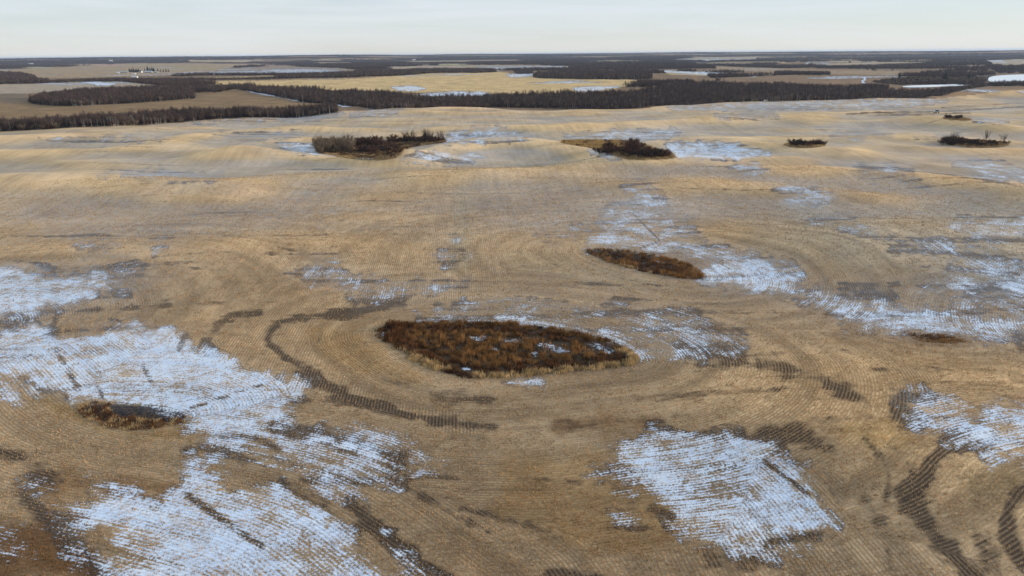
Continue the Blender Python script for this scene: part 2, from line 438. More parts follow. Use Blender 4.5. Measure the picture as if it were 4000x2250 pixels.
DARK = [      # bare dark soil showing: (strength, half width px, polyline)
    (0.85, 15, [(1010, 762), (900, 785), (800, 795), (710, 805), (665, 848), (700, 890)]),
    (0.95, 19, [(700, 885), (770, 935), (850, 985), (980, 1040), (1100, 1058), (1240, 1076)]),
    (0.55, 16, [(960, 950), (1080, 990), (1230, 1000)]),
    (0.5, 12, [(810, 822), (800, 860)]),
    (0.6, 15, [(520, 895), (525, 845), (560, 805), (650, 785)]),
    (0.6, 24, [(1720, 880), (1870, 912), (2000, 932), (2100, 970), (2160, 1005)]),
    (0.7, 16, [(2060, 950), (2150, 1000)]),
    (0.75, 20, [(2250, 1030), (2300, 1052), (2310, 1065)]),
    (0.7, 14, [(2270, 1000), (2340, 1000)]),
    (0.8, 26, [(2290, 1255), (2330, 1200), (2350, 1150), (2410, 1105), (2470, 1100)]),
    (0.9, 30, [(2270, 1240), (2340, 1330), (2410, 1400), (2450, 1480)]),
    (0.95, 26, [(2600, 1220), (2530, 1265), (2530, 1340), (2570, 1420), (2640, 1480)]),
    (0.6, 18, [(2180, 1110), (2240, 1180), (2230, 1260)]),
    (0.55, 16, [(2250, 1120), (2300, 1190), (2270, 1250)]),
    (0.5, 30, [(2440, 1310), (2480, 1400), (2540, 1480)]),
    (0.5, 26, [(2170, 1260), (2230, 1330), (2240, 1420)]),
    (0.6, 30, [(1920, 1085), (2000, 1108), (2090, 1130)]),
    (0.7, 12, [(2090, 1230), (2110, 1260)]),
    (0.6, 18, [(1000, 1215), (1100, 1270), (1230, 1340)]),
    (0.7, 17, [(1160, 1278), (1280, 1310), (1380, 1335)]),
    (0.3, 8, [(1200, 1170), (1300, 1195), (1460, 1215)]),
    (0.85, 26, [(880, 1270), (960, 1340), (1060, 1420), (1150, 1480)]),
    (0.6, 22, [(700, 1080), (800, 1090), (900, 1130), (1000, 1150)]),
    (0.55, 22, [(-20, 1120), (60, 1165), (150, 1205)]),
    (0.5, 30, [(-20, 1230), (120, 1300), (200, 1400), (300, 1480)]),
    (0.65, 14, [(1380, 1440), (1500, 1450)]),
    (0.45, 22, [(1390, 1066), (1500, 1058), (1640, 1064), (1760, 1040)]),
    (0.75, 7, [(2110, 714), (2180, 716), (2260, 712)]),
    (0.7, 14, [(2115, 728), (2180, 736), (2240, 740)]),
    (0.5, 4, [(2060, 666), (2160, 672), (2280, 668), (2400, 676), (2560, 690)]),
    (0.5, 4, [(2170, 642), (2300, 628), (2420, 640), (2570, 655)]),
    (0.5, 14, [(2440, 735), (2500, 720), (2576, 722)]),
    (0.7, 12, [(2560, 850), (2572, 880)]),
    (0.45, 14, [(2120, 880), (2220, 900)]),
    (0.45, 10, [(2200, 935), (2300, 935), (2400, 930)]),
    (0.75, 14, [(118, 840), (135, 820), (140, 795)]),
    (0.5, 16, [(20, 812), (140, 800), (250, 780)]),
    (0.6, 8, [(30, 655), (80, 658), (150, 680)]),
    (0.5, 14, [(280, 790), (330, 775), (420, 760)]),
    (0.5, 14, [(260, 750), (320, 740)]),
    (0.5, 3.5, [(260, 672), (420, 640), (560, 634), (740, 640), (860, 640)]),
    (0.45, 3, [(420, 668), (560, 680), (760, 690)]),
    (0.4, 3, [(560, 594), (760, 604), (980, 606), (1100, 604)]),
    (0.4, 3, [(860, 572), (1060, 574), (1200, 570)]),
    (0.4, 3, [(430, 545), (540, 535), (640, 530)]),
    (0.4, 3, [(0, 592), (140, 594), (240, 590)]),
    (0.35, 3, [(60, 514), (200, 505), (420, 520)]),
    (0.35, 3, [(300, 506), (560, 512), (900, 505), (1100, 508)]),
    (0.35, 2.5, [(620, 422), (800, 424), (960, 430)]),
    (0.4, 2.5, [(1650, 424), (1800, 418), (1900, 424)]),
    (0.4, 3, [(1700, 470), (1900, 480), (2100, 470)]),
    (0.4, 3, [(1640, 500), (1800, 500), (2000, 520)]),
    (0.4, 3, [(1840, 550), (2100, 555), (2300, 530), (2500, 545)]),
    (0.4, 3, [(1900, 590), (2040, 600), (2140, 580)]),
    (0.45, 3, [(2000, 410), (2200, 420), (2400, 440), (2576, 470)]),
    (0.55, 3, [(1790, 403), (1850, 405)]),
    (0.4, 4, [(700, 620), (800, 650)]),
    (0.4, 4, [(1430, 640), (1520, 690), (1660, 720)]),
    (0.35, 6, [(1240, 690), (1420, 700), (1560, 720)]),
    (0.3, 6, [(1150, 725), (1400, 730), (1640, 760)]),
    (0.4, 7, [(1180, 760), (1000, 768), (900, 780)]),
    (0.8, 3, [(2130, 287), (2220, 282), (2330, 282), (2420, 278), (2576, 268), (2700, 262)]),
    (0.7, 3, [(2200, 290), (2330, 288), (2440, 284)]),
    (0.6, 2.5, [(2370, 270), (2480, 264), (2600, 258)]),
]
MUD = [   # wet black mud: (strength, feather, polygon)
    (1.0, 8, [(205, 1030), (240, 1018), (330, 1020), (420, 1026), (470, 1040), (470, 1054), (420, 1062), (330, 1066), (250, 1056)]),
]
TRAIL = [
    (0.75, 13, [(469, 1245), (536, 1290), (585, 1328), (656, 1373)]),
    (0.80, 14, [(637, 1174), (731, 1226), (825, 1271), (900, 1309), (966, 1358)]),
    (0.75, 15, [(525, 1130), (600, 1150), (690, 1200)]),
    (0.65, 11, [(560, 1095), (640, 1100), (700, 1130)]),
    (0.80, 7, [(1925, 1162), (1990, 1210), (2030, 1242)]),
    (0.75, 14, [(1560, 1272), (1640, 1275), (1690, 1300)]),
    (0.75, 16, [(1930, 1365), (2010, 1352), (2070, 1348)]),
    (0.60, 9, [(450, 880), (462, 850), (480, 835)]),
    (0.55, 7, [(248, 975), (258, 1000)]),
    (0.50, 8, [(360, 920), (380, 960)]),
    (0.55, 10, [(60, 950), (110, 985), (170, 1000)]),
    (0.55, 9, [(140, 880), (170, 930), (200, 980)]), # animal trails through the snow
    (0.9, 2.4, [(475, 1028), (540, 1008), (600, 985), (662, 966)]),
    (0.8, 1.6, [(1590, 535), (1625, 570), (1660, 605)]),
    (0.8, 1.4, [(1600, 628), (1625, 620), (1660, 606)]),
]
# colour of the growth (albedo): (rgb, feather, polygon)
STRAW = (0.50, 0.350, 0.208)
TINT = [
    ((0.53, 0.385, 0.232), 30, [(-60, 330), (300, 318), (850, 290), (1600, 280), (2300, 255), (2640, 250), (2640, 330), (1900, 400), (1300, 440), (700, 480), (-60, 500)]),
    ((0.46, 0.34, 0.205), 14, [(1150, 470), (1180, 470), (1190, 690), (1130, 690)]),
    ((0.48, 0.31, 0.155), 30, [(1250, 1150), (1500, 1140), (1700, 1240), (1700, 1370), (1500, 1400), (1250, 1300)]),
    ((0.48, 0.32, 0.165), 24, [(760, 830), (900, 830), (1000, 900), (1080, 950), (1000, 970), (840, 930)]),
    ((0.27, 0.15, 0.07), 50, [(-60, 1330), (120, 1290), (240, 1380), (330, 1480), (-60, 1480)]),
    ((0.36, 0.22, 0.11), 40, [(60, 1180), (330, 1200), (460, 1230), (250, 1240), (100, 1240)]),
    ((0.44, 0.29, 0.14), 16, [(70, 985), (160, 1000), (250, 1075), (380, 1085), (470, 1060), (540, 1090), (420, 1110), (260, 1090), (120, 1030)]),
    ((0.36, 0.22, 0.11), 26, [(1380, 1045), (1520, 1040), (1660, 1050), (1640, 1080), (1400, 1085)]),
    ((0.28, 0.155, 0.06), 12, POND4_PX),
    ((0.41, 0.32, 0.22), 60, [(1900, 560), (2640, 470), (2640, 760), (2300, 700), (2000, 640)]),
    ((0.49, 0.355, 0.21), 18, [(1400, 640), (1640, 700), (1760, 720), (1600, 740), (1350, 690), (1220, 640)]),
    ((0.49, 0.335, 0.175), 20, [(2120, 1060), (2240, 1060), (2300, 1110), (2180, 1130), (2090, 1080)]),
    ((0.47, 0.34, 0.2), 20, [(2400, 1170), (2560, 1150), (2600, 1220), (2500, 1260), (2440, 1240)]),
]
BROWN = (0.20, 0.128, 0.075)
FAR = [
    ((0.235, 0.15, 0.078), 4, [(-200, 245), (60, 240), (80, 262), (250, 267), (480, 246), (590, 224), (700, 243), (790, 262), (850, 268), (850, 286), (400, 312), (-200, 345)]),
    ((0.17, 0.125, 0.085), 4, [(-200, 236), (60, 234), (80, 258), (-200, 256)]),
    ((0.37, 0.29, 0.215), 2, [(-200, 214), (100, 210), (200, 206), (300, 205), (470, 222), (330, 226), (200, 232), (-200, 240)]),
    ((0.56, 0.39, 0.19), 2, [(440, 204), (640, 203), (900, 197), (1080, 185), (1260, 181), (1330, 190), (1560, 196), (1620, 207), (1560, 220), (1500, 234), (1300, 236), (1040, 232), (620, 222), (590, 216)]),
    ((0.34, 0.24, 0.145), 2, [(-200, 180), (120, 170), (330, 159), (700, 160), (590, 168), (560, 178), (430, 188), (200, 196), (-200, 200)]),
    ((0.27, 0.20, 0.15), 2, [(560, 172), (700, 166), (850, 171), (920, 178), (800, 184), (560, 188)]),
    ((0.40, 0.28, 0.14), 1, [(440, 197), (700, 190), (760, 192), (620, 198), (450, 201)]),
    ((0.40, 0.30, 0.18), 1, [(470, 151), (640, 152), (620, 158), (480, 157)]),
    ((0.37, 0.285, 0.2), 1, [(960, 168), (1240, 163), (1430, 166), (1430, 172), (1240, 176), (1000, 175)]),
    ((0.42, 0.31, 0.16), 1, [(1640, 176), (1740, 180), (1830, 184), (1790, 191), (1690, 188)]),
    ((0.30, 0.21, 0.13), 2, [(1800, 166), (2060, 176), (2260, 178), (2300, 190), (2100, 186), (1800, 176)]),
    ((0.215, 0.135, 0.08), 2, [(1760, 198), (2000, 188), (2200, 192), (2300, 196), (2240, 214), (2130, 224), (1960, 216)]),
    ((0.36, 0.27, 0.17), 1, [(2480, 152), (2640, 146), (2640, 166), (2500, 166)]),
    ((0.36, 0.27, 0.17), 1, [(1690, 150), (1760, 144), (1910, 142), (1900, 150), (1780, 154)]),
    ((0.285, 0.17, 0.085), 3, [(2330, 240), (2370, 228), (2430, 222), (2640, 226), (2640, 244), (2450, 247), (2360, 248)]),
    ((0.35, 0.27, 0.18), 1, [(2000, 162), (2200, 156), (2330, 156), (2330, 160), (2100, 168)]),
    ((0.36, 0.28, 0.19), 1, [(1000, 154), (1300, 150), (1320, 153), (1040, 158)]),
]
_fr = random.Random(23)
for _k in range(34):      # thin far fields between the woods
    _u = _fr.uniform(-60, 2560); _v = _fr.uniform(137, 164) - 0.0085 * (_u - 1288); _w = _fr.uniform(40, 170); _h = _fr.uniform(0.5, 1.5) * (1 + (_v - 136) / 14)
    FAR.append(((_fr.uniform(0.30, 0.42), _fr.uniform(0.22, 0.30), _fr.uniform(0.13, 0.20)), 1, [(_u, _v), (_u + _w * 0.4, _v - _h * 0.5), (_u + _w, _v - _h * 0.3), (_u + _w * 1.1, _v + _h * 0.5), (_u + _w * 0.5, _v + _h * 0.7), (_u + _w * 0.1, _v + _h * 0.5)]))
# woods: footprint polygons in pixels -> name, polygon, label
WOODS = [
    ('w1', [(-260, 357), (0, 331), (300, 317), (560, 298), (850, 284), (850, 278), (560, 290), (300, 307), (0, 320), (-260, 344)]),
    ('w2', [(72, 256), (90, 263), (200, 267), (330, 260), (490, 248), (490, 236), (430, 228), (300, 228), (170, 236), (100, 246)]),
    ('w3', [(600, 222), (640, 233), (760, 258), (830, 262), (900, 268), (1000, 272), (1240, 270), (1600, 273), (1640, 266), (1900, 256), (2330, 247), (2420, 228), (2500, 214), (2490, 210), (2340, 228), (2190, 228), (2050, 228), (1920, 221), (1780, 214), (1680, 217), (1600, 236), (1330, 240), (1240, 247), (1050, 250), (960, 238), (700, 234), (620, 219)]),
    ('w4', [(1340, 195), (1480, 200), (1640, 200), (1640, 192), (1480, 188), (1350, 186)]),
    ('w5', [(-200, 222), (0, 212), (100, 208), (90, 196), (60, 188), (0, 184), (-200, 190)]),
    ('w6', [(690, 198), (900, 194), (1090, 184), (1250, 181), (1240, 176), (1090, 176), (900, 184), (700, 190)]),
    ('w7', [(100, 208), (290, 202), (440, 203), (680, 200), (720, 194), (560, 196), (430, 196), (290, 196), (160, 200)]),
    ('w8', [(2190, 206), (2260, 214), (2400, 210), (2480, 206), (2480, 197), (2400, 194), (2280, 195)]),
    ('w9', [(470, 222), (620, 217), (600, 213), (540, 214), (480, 216)]),
]
FARWOOD = [
    [(1674, 166), (1874, 163), (1880, 172), (1780, 172), (1674, 172)],
    [(1954, 146), (2130, 142), (2135, 153), (1960, 156)],
    [(2164, 153), (2479, 150), (2490, 163), (2330, 165), (2170, 163)],
    [(2133, 178), (2249, 178), (2250, 185), (2140, 185)],
    [(1947, 183), (2087, 180), (2087, 188), (1950, 190)],
    [(1780, 190), (1954, 188), (1960, 203), (1800, 204)],
    [(2315, 184), (2504, 182), (2500, 190), (2320, 192)],
    [(2024, 162), (2164, 158), (2200, 170), (2060, 172)],
    [(406, 162), (546, 160), (560, 167), (420, 168)],
    [(588, 163), (668, 162), (668, 169), (590, 169)],
    [(724, 155), (900, 150), (1047, 152), (1047, 172), (900, 175), (730, 173)],
    [(1047, 145), (1362, 142), (1362, 162), (1200, 163), (1047, 164)],
    [(1362, 145), (1739, 142), (1739, 162), (1640, 170), (1500, 172), (1362, 164)],
    [(259, 182), (325, 180), (325, 187), (262, 188)],
    [(0, 153), (300, 150), (640, 147), (640, 152), (470, 151), (330, 158), (120, 168), (0, 176)],
    [(1292, 180), (1340, 178), (1340, 186), (1300, 186)],
    [(2000, 140), (2200, 137), (2576, 133), (2640, 132), (2640, 145), (2480, 149), (2200, 150)],
    [(2480, 166), (2640, 168), (2640, 182), (2510, 184)],
]
WOOD_XY = {}
for nm, px in WOODS:
    p = np.asarray(px, float)
    WOOD_XY[nm] = ground(p[:, 0], p[:, 1])[:, :2]

# ------------------------------------------------------------------ node helpers
class NT:
    def __init__(self, name):
        self.m = bpy.data.materials.new(name); self.m.use_nodes = True
        self.t = self.m.node_tree; self.t.nodes.clear()
        self.out = self.t.nodes.new('ShaderNodeOutputMaterial')
        self.b = self.t.nodes.new('ShaderNodeBsdfPrincipled')
        self.t.links.new(self.b.outputs['BSDF'], self.out.inputs['Surface'])
        self.b.inputs['Roughness'].default_value = 0.95
        self.b.inputs['Specular IOR Level'].default_value = 0.1
    def put(self, sock, v):
        if isinstance(v, bpy.types.NodeSocket): self.t.links.new(v, sock)
        else: sock.default_value = v
    def math(self, op, a, b=0.0, c=None, clamp=False):
        n = self.t.nodes.new('ShaderNodeMath'); n.operation = op; n.use_clamp = clamp
        self.put(n.inputs[0], a); self.put(n.inputs[1], b)
        if c is not None: self.put(n.inputs[2], c)
        return n.outputs[0]
    def add(self, a, b): return self.math('ADD', a, b)
    def mul(self, a, b): return self.math('MULTIPLY', a, b)
    def sstep(self, v, a, b, lo=0.0, hi=1.0):
        n = self.t.nodes.new('ShaderNodeMapRange'); n.interpolation_type = 'SMOOTHSTEP'
        self.put(n.inputs['Value'], v); n.inputs['From Min'].default_value = a; n.inputs['From Max'].default_value = b
        n.inputs['To Min'].default_value = lo; n.inputs['To Max'].default_value = hi
        return n.outputs['Result']
    def mix(self, f, a, b, blend='MIX'):
        n = self.t.nodes.new('ShaderNodeMix'); n.data_type = 'RGBA'; n.blend_type = blend
        def c(v): return (*v, 1) if isinstance(v, tuple) and len(v) == 3 else v
        self.put(n.inputs['Factor'], f); self.put(n.inputs['A'], c(a)); self.put(n.inputs['B'], c(b))
        return n.outputs['Result']
    def fmix(self, f, a, b):
        n = self.t.nodes.new('ShaderNodeMix'); n.data_type = 'FLOAT'
        self.put(n.inputs[0], f); self.put(n.inputs[2], a); self.put(n.inputs[3], b)
        return n.outputs[0]
    def attr(self, name, out='Fac'):
        n = self.t.nodes.new('ShaderNodeAttribute'); n.attribute_name = name
        return n.outputs[out]
    def noise(self, vec, scale, detail=2.0, rough=0.5):
        n = self.t.nodes.new('ShaderNodeTexNoise')
        self.put(n.inputs['Vector'], vec); n.inputs['Scale'].default_value = scale
        n.inputs['Detail'].default_value = detail; n.inputs['Roughness'].default_value = rough
        return n.outputs['Fac']
    def xyz(self, x, y, z=0.0):
        n = self.t.nodes.new('ShaderNodeCombineXYZ')
        self.put(n.inputs[0], x); self.put(n.inputs[1], y); self.put(n.inputs[2], z)
        return n.outputs[0]
    def pos(self):
        g = self.t.nodes.new('ShaderNodeNewGeometry')
        s = self.t.nodes.new('ShaderNodeSeparateXYZ'); self.t.links.new(g.outputs['Position'], s.inputs[0])
        return g.outputs['Position'], s.outputs[0], s.outputs[1], s.outputs[2]
    def color(self, c):
        self.put(self.b.inputs['Base Color'], (*c, 1) if isinstance(c, tuple) else c)

def plain(name, col, rough=0.9, var=0.0, scale=1.0):
    n = NT(name)
    if var:
        tc = n.t.nodes.new('ShaderNodeTexCoord')
        f = n.noise(tc.outputs['Object'], scale, 3)
        k = n.sstep(f, 0.3, 0.7, 1 - var, 1 + var)
        n.color(n.mix(1.0, (*col, 1), n.xyz(k, k, k), 'MULTIPLY'))
    else:
        n.color(tuple(col))
    n.b.inputs['Roughness'].default_value = rough
    return n.m

# ------------------------------------------------------------------ ground material
def ground_material():
    n = NT('stubble_field_ground')
    P, x, y, z = n.pos()
    d = n.attr('row_distance'); head = n.attr('headland')
    snow = n.attr('snow'); dark = n.attr('bare'); growth = n.attr('growth', 'Color'); field = n.attr('field'); mud = n.attr('mud')
    straight = n.add(n.mul(x, ROWN[0]), n.mul(y, ROWN[1]))
    ish = n.math('LESS_THAN', head, 0.0)
    ph = n.fmix(ish, straight, d)
    wob = n.mul(n.add(n.noise(P, 0.9, 3, 0.6), -0.5), 0.13)
    cyc = n.math('COSINE', n.mul(n.add(ph, wob), 2 * math.pi / ROWS))
    row = n.add(n.mul(cyc, 0.5), 0.5)                         # 1 on the row of stalks, 0 between
    row = n.mul(row, field)
    st = n.noise(n.xyz(n.mul(ph, 1.7), n.mul(x, 0.07), n.mul(y, 0.07)), 1.0, 3, 0.6)   # streaks along the rows
    far = n.attr('far'); frost = n.attr('frost')
    st = n.add(n.mul(n.add(st, -0.5), n.sstep(far, 0.0, 1.0, 1.0, 0.15)), 0.5)
    st2 = n.noise(n.xyz(n.mul(ph, 0.45), n.mul(x, 0.02), n.mul(y, 0.02)), 1.0, 2, 0.5)  # wider passes
    band = n.noise(n.xyz(n.mul(d, 0.22), n.mul(x, 0.012), n.mul(y, 0.012)), 1.0, 3, 0.6)
    band = n.add(n.mul(n.add(band, -0.5), n.mul(n.sstep(far, 0.2, 1.0, 1.0, 0.0), field)), 0.5)
    fine = n.noise(P, 3.2, 3, 0.65)
    mid = n.noise(P, 0.55, 3, 0.6)
    mid2 = n.noise(P, 0.13, 4, 0.6)
    blot = n.noise(P, 0.035, 4, 0.6)
    cross = n.noise(n.xyz(n.mul(x, 0.014), n.mul(y, 0.16)), 1.0, 3, 0.55)          # old combine passes across the slope
    rowvis = n.sstep(n.noise(P, 0.05, 2), 0.35, 0.65, 0.55, 1.0)
    # bare soil share
    dk = n.add(n.mul(dark, 0.92), n.mul(n.sstep(cross, 0.50, 0.68), 0.45))
    dk = n.add(dk, n.mul(n.add(st2, -0.5), 0.6))
    dk = n.add(dk, n.mul(n.add(mid, -0.5), 0.8))
    dk = n.add(dk, n.mul(n.add(mid2, -0.5), 0.55))
    dk = n.add(dk, n.mul(n.add(blot, -0.5), 0.55))
    dk = n.add(dk, n.mul(n.add(band, -0.5), 0.9))
    dk = n.add(dk, n.mul(n.add(st, -0.5), 0.55))
    dk = n.add(dk, n.mul(n.mul(n.sstep(snow, 0.02, 0.3), n.sstep(snow, 0.55, 0.95, 1.0, 0.7)), 0.50))
    soil_f = n.sstep(dk, 0.24, 0.80)
    soil_f = n.mul(soil_f, n.sstep(n.add(n.mul(row, 0.55), n.mul(fine, 0.55)), 0.35, 0.90, 0.97, 0.74))
    gap = n.mul(n.mul(n.sstep(row, 0.0, 0.7, 1.0, 0.0), rowvis), n.mul(field, 0.58))
    gap = n.mul(gap, n.sstep(n.add(fine, n.mul(st, 0.6)), 0.60, 0.95, 0.35, 1.0))
    soil_f = n.math('MAXIMUM', soil_f, gap)
    soil_f = n.math('MAXIMUM', soil_f, n.mul(n.sstep(fine, 0.55, 0.75), 0.22))
    tone = n.add(n.add(n.mul(st, 0.35), n.mul(blot, 0.55)), n.add(n.mul(fine, 0.45), n.mul(n.add(n.mul(st2, 0.25), n.mul(n.add(band, -0.5), 0.7)), 1.0)))
    tone = n.sstep(tone, 0.55, 1.05, 0.62, 1.42)
    straw = n.mix(1.0, growth, n.xyz(tone, tone, tone), 'MULTIPLY')
    under = n.fmix(n.math('MULTIPLY', far, 1.0), 0.88, 1.0)
    under = n.fmix(field, 1.0, under)
    straw = n.mix(1.0, straw, n.xyz(under, under, under), 'MULTIPLY')
    warm = n.sstep(n.noise(P, 0.018, 3), 0.38, 0.66)
    straw = n.mix(n.mul(n.mul(warm, field), 0.25), straw, n.mix(1.0, straw, (0.86, 0.93, 1.04), 'MULTIPLY'))
    soil = n.mix(n.noise(P, 1.3, 3), (0.034, 0.024, 0.018), (0.085, 0.058, 0.041))
    col = n.mix(soil_f, straw, soil)
    mudf = n.sstep(n.add(mud, n.mul(n.add(mid, -0.5), 0.5)), 0.4, 0.6)
    col = n.mix(mudf, col, n.mix(n.sstep(n.noise(P, 2.5, 3), 0.4, 0.62), (0.016, 0.015, 0.017), (0.07, 0.045, 0.028)))
    # snow lies between the stalks
    on = n.sstep(snow, 0.0, 0.28)
    s = n.add(n.mul(n.add(st, -0.5), 1.35), n.mul(n.add(fine, -0.5), 1.9))
    s = n.add(s, n.mul(n.add(row, -0.42), -0.27))
    s = n.add(s, n.mul(n.add(mid, -0.5), 1.0))
    s = n.add(s, n.mul(n.add(blot, -0.5), 0.6))
    s = n.add(s, n.mul(n.add(mid2, -0.5), 1.9))
    s = n.add(n.mul(s, on), n.mul(snow, 0.82))
    snow_f = n.sstep(s, 0.34, 0.86)
    frf = n.mul(frost, n.sstep(n.add(n.mul(mid2, 0.5), n.mul(mid, 0.5)), 0.35, 0.65, 0.55, 1.25))
    snow_f = n.math('MAXIMUM', snow_f, frf)
    snow_c = n.mix(n.sstep(st2, 0.3, 0.7), (0.61, 0.72, 0.90), (0.71, 0.78, 0.90))  # blue of the skylight is put into the snow colour
    snow_f = n.mul(snow_f, n.sstep(n.add(n.mul(mid, 0.6), n.mul(fine, 0.4)), 0.30, 0.60, 0.66, 0.95))
    col = n.mix(snow_f, col, snow_c)
    n.color(col)
    bmp = n.t.nodes.new('ShaderNodeBump'); bmp.inputs['Strength'].default_value = 0.55; bmp.inputs['Distance'].default_value = 0.10
    n.put(bmp.inputs['Height'], n.add(n.mul(row, 0.5), n.mul(fine, 0.8)))
    n.put(n.b.inputs['Normal'], bmp.outputs['Normal'])
    return n.m

# ------------------------------------------------------------------ ground mesh
def axis_az():
    dense = np.linspace(-46, 46, 760)
    left = np.linspace(-180, -46, 46)[:-1]
    right = np.linspace(46, 180, 46)[1:-1]
    return np.radians(np.concatenate([left, dense, right]))
AZ = axis_az()
_r1 = 50 * np.exp(np.arange(0, 386) * 0.0075)
RR = np.concatenate([np.array([0.4, 6, 12, 18, 24, 30, 36, 41, 46]), _r1, _r1[-1] * np.exp(np.arange(1, 300) * 0.0122)])
NA, NR = len(AZ), len(RR)
gx = (RR[:, None] * np.sin(AZ)[None]).ravel(); gy = (RR[:, None] * np.cos(AZ)[None]).ravel()
gz = height(gx, gy)
GU, GV = project(gx, gy, gz)
grr = np.repeat(RR, NA); gaz = np.tile(AZ, NR)

def paint(u, v):
    """snow, bare soil, mud and growth colour at points given by where the photograph shows them"""
    n = len(u)
    snow = np.zeros(n); dark = np.zeros(n); mud = np.zeros(n)
    def box(poly, pad):
        p = np.asarray(poly, float)
        return np.nonzero((u > p[:, 0].min() - pad) & (u < p[:, 0].max() + pad) & (v > p[:, 1].min() - pad) & (v < p[:, 1].max() + pad))[0]
    for s, f, poly in SNOW:
        i = box(poly, f * 3.0 + 25)
        if len(i):
            d = sdist(u[i], v[i], poly)[0]
            f = f * 1.8 + (15 if v[i].mean() > 780 else 3 if v[i].mean() > 400 else 0)
            d = d + f * 0.9 * fbm(u[i] / (f * 1.8), v[i] / (f * 1.2), 51, 3)
            snow[i] = np.maximum(snow[i], s * (1 - smooth(-0.45 * f, 1.15 * f, d)))
    for s, w, pl in SNOWLINE:
        i = box(pl, w * 3)
        if len(i):
            snow[i] = np.maximum(snow[i], s * (1 - smooth(w * 0.6, w * 1.6, sdist(u[i], v[i], pl, False)[0])))
    for s, w, pl in DARK:
        pl = chaikin(pl, 2, False)
        i = box(pl, w * 3.5)
        if len(i):
            d = sdist(u[i], v[i], pl, False)[0]
            q = u[i] * 0.8 + v[i] * 0.6
            w2 = w * np.clip(1.15 + 0.9 * noise2(q / 70 + 3, q * 0 + 0.5 + s, 63), 0.6, 1.7)
            d = d + w * 0.6 * fbm(u[i] / (w * 3 + 12), v[i] / (w * 1.8 + 3), 61, 3)
            dark[i] = np.maximum(dark[i], min(1.0, 1.15 * s) * (1 - smooth(-0.15 * w2, w2 * 1.55, d)))
    for s, f, poly in MUD:
        i = box(poly, f * 2)
        if len(i):
            mud[i] = np.maximum(mud[i], s * (1 - smooth(-f, f, sdist(u[i], v[i], poly)[0])))
    for s, w, pl in TRAIL:
        pl = chaikin(pl, 2, False)
        i = box(pl, w * 3)
        if len(i):
            k = 0.9 * s * (1 - smooth(w * 0.2, w * 1.3, sdist(u[i], v[i], pl, False)[0] + (0.8 + 0.12 * w) * fbm(u[i] / (7 + w), v[i] / (5 + 0.7 * w), 71, 3)))
            snow[i] *= 1 - k; dark[i] = np.maximum(dark[i], 0.6 * k)
    return snow, dark, mud

def growth_colour(u, v, field):
    n = len(u)
    g = np.empty((n, 3)); g[:] = STRAW
    far = field < 0.5
    g[far] = BROWN
    def lay(lst, mask):
        for c, f, poly in lst:
            p = np.asarray(poly, float)
            i = np.nonzero(mask & (u > p[:, 0].min() - 2 * f) & (u < p[:, 0].max() + 2 * f) & (v > p[:, 1].min() - 2 * f) & (v < p[:, 1].max() + 2 * f))[0]
            if len(i):
                k = (1 - smooth(-f, f, sdist(u[i], v[i], poly)[0] + 1.4 * f * fbm(u[i] / (f * 2.5), v[i] / (f * 1.5), 171, 2)))[:, None]
                g[i] = g[i] * (1 - k) + np.array(c) * k
    lay(TINT, ~far); lay(FAR, far)
    return g

def relief_of(x, y, z):
    s = 0
    for dx, dy in ((26, 0), (-26, 0), (0, 26), (0, -26), (48, 20), (-48, -20), (30, -45), (-30, 45)):
        s = s + height(x + dx, y + dy)
    return z - s / 8
def relief_grid():
    ri = np.unique(np.concatenate([np.arange(0, NR, 3), [NR - 1]])); ai = np.unique(np.concatenate([np.arange(0, NA, 3), [NA - 1]]))
    sel = (ri[:, None] * NA + ai[None]).ravel()
    rl = relief_of(gx[sel], gy[sel], gz[sel]).reshape(len(ri), len(ai))
    a = np.stack([np.interp(np.arange(NA), ai, row) for row in rl])
    return np.stack([np.interp(np.arange(NR), ri, a[:, k]) for k in range(NA)], 1).ravel()
relief = relief_grid()
field_m = 1 - smooth(-6, 6, grr - edge_r(gaz))
field_m = np.where(np.abs(gaz) > rad(75), 1 - smooth(500, 560, grr), field_m)
snow_a, dark_a, mud_a = paint(GU, GV)
grow_a = growth_colour(GU, GV, field_m)
# pale knolls, crest light painted into the colour; hollows keep a dusting of snow
infield = field_m * smooth(90, 260, grr)
halo = np.zeros(len(gx))
for s_, f_, poly_ in SNOW:
    p_ = np.asarray(poly_, float); ff = f_ * 3.2
    i_ = np.nonzero((GU > p_[:, 0].min() - ff) & (GU < p_[:, 0].max() + ff) & (GV > p_[:, 1].min() - ff) & (GV < p_[:, 1].max() + ff))[0]
    if len(i_): halo[i_] = np.maximum(halo[i_], s_ * (1 - smooth(-f_, ff, sdist(GU[i_], GV[i_], poly_)[0])))
frost_a = 0.20 * halo * field_m * smooth(70, 170, grr) + infield * 0.34 * np.clip(0.42 * smooth(0.35, -0.9, relief) + 0.30 * smooth(-0.2, 0.5, fbm(gx / 70 + 4, gy / 45 + 8, 161, 4)), 0, 0.6)
knoll = (np.clip(relief, -0.9, 1.2) * field_m)[:, None]
grow_a *= 1 + 0.22 * knoll  # relief shading painted into the growth colour: crests lighter, hollows darker
grow_a = grow_a * (1 + np.clip(knoll, 0, 1.2) * np.array((0.06, 0.0, -0.10)))
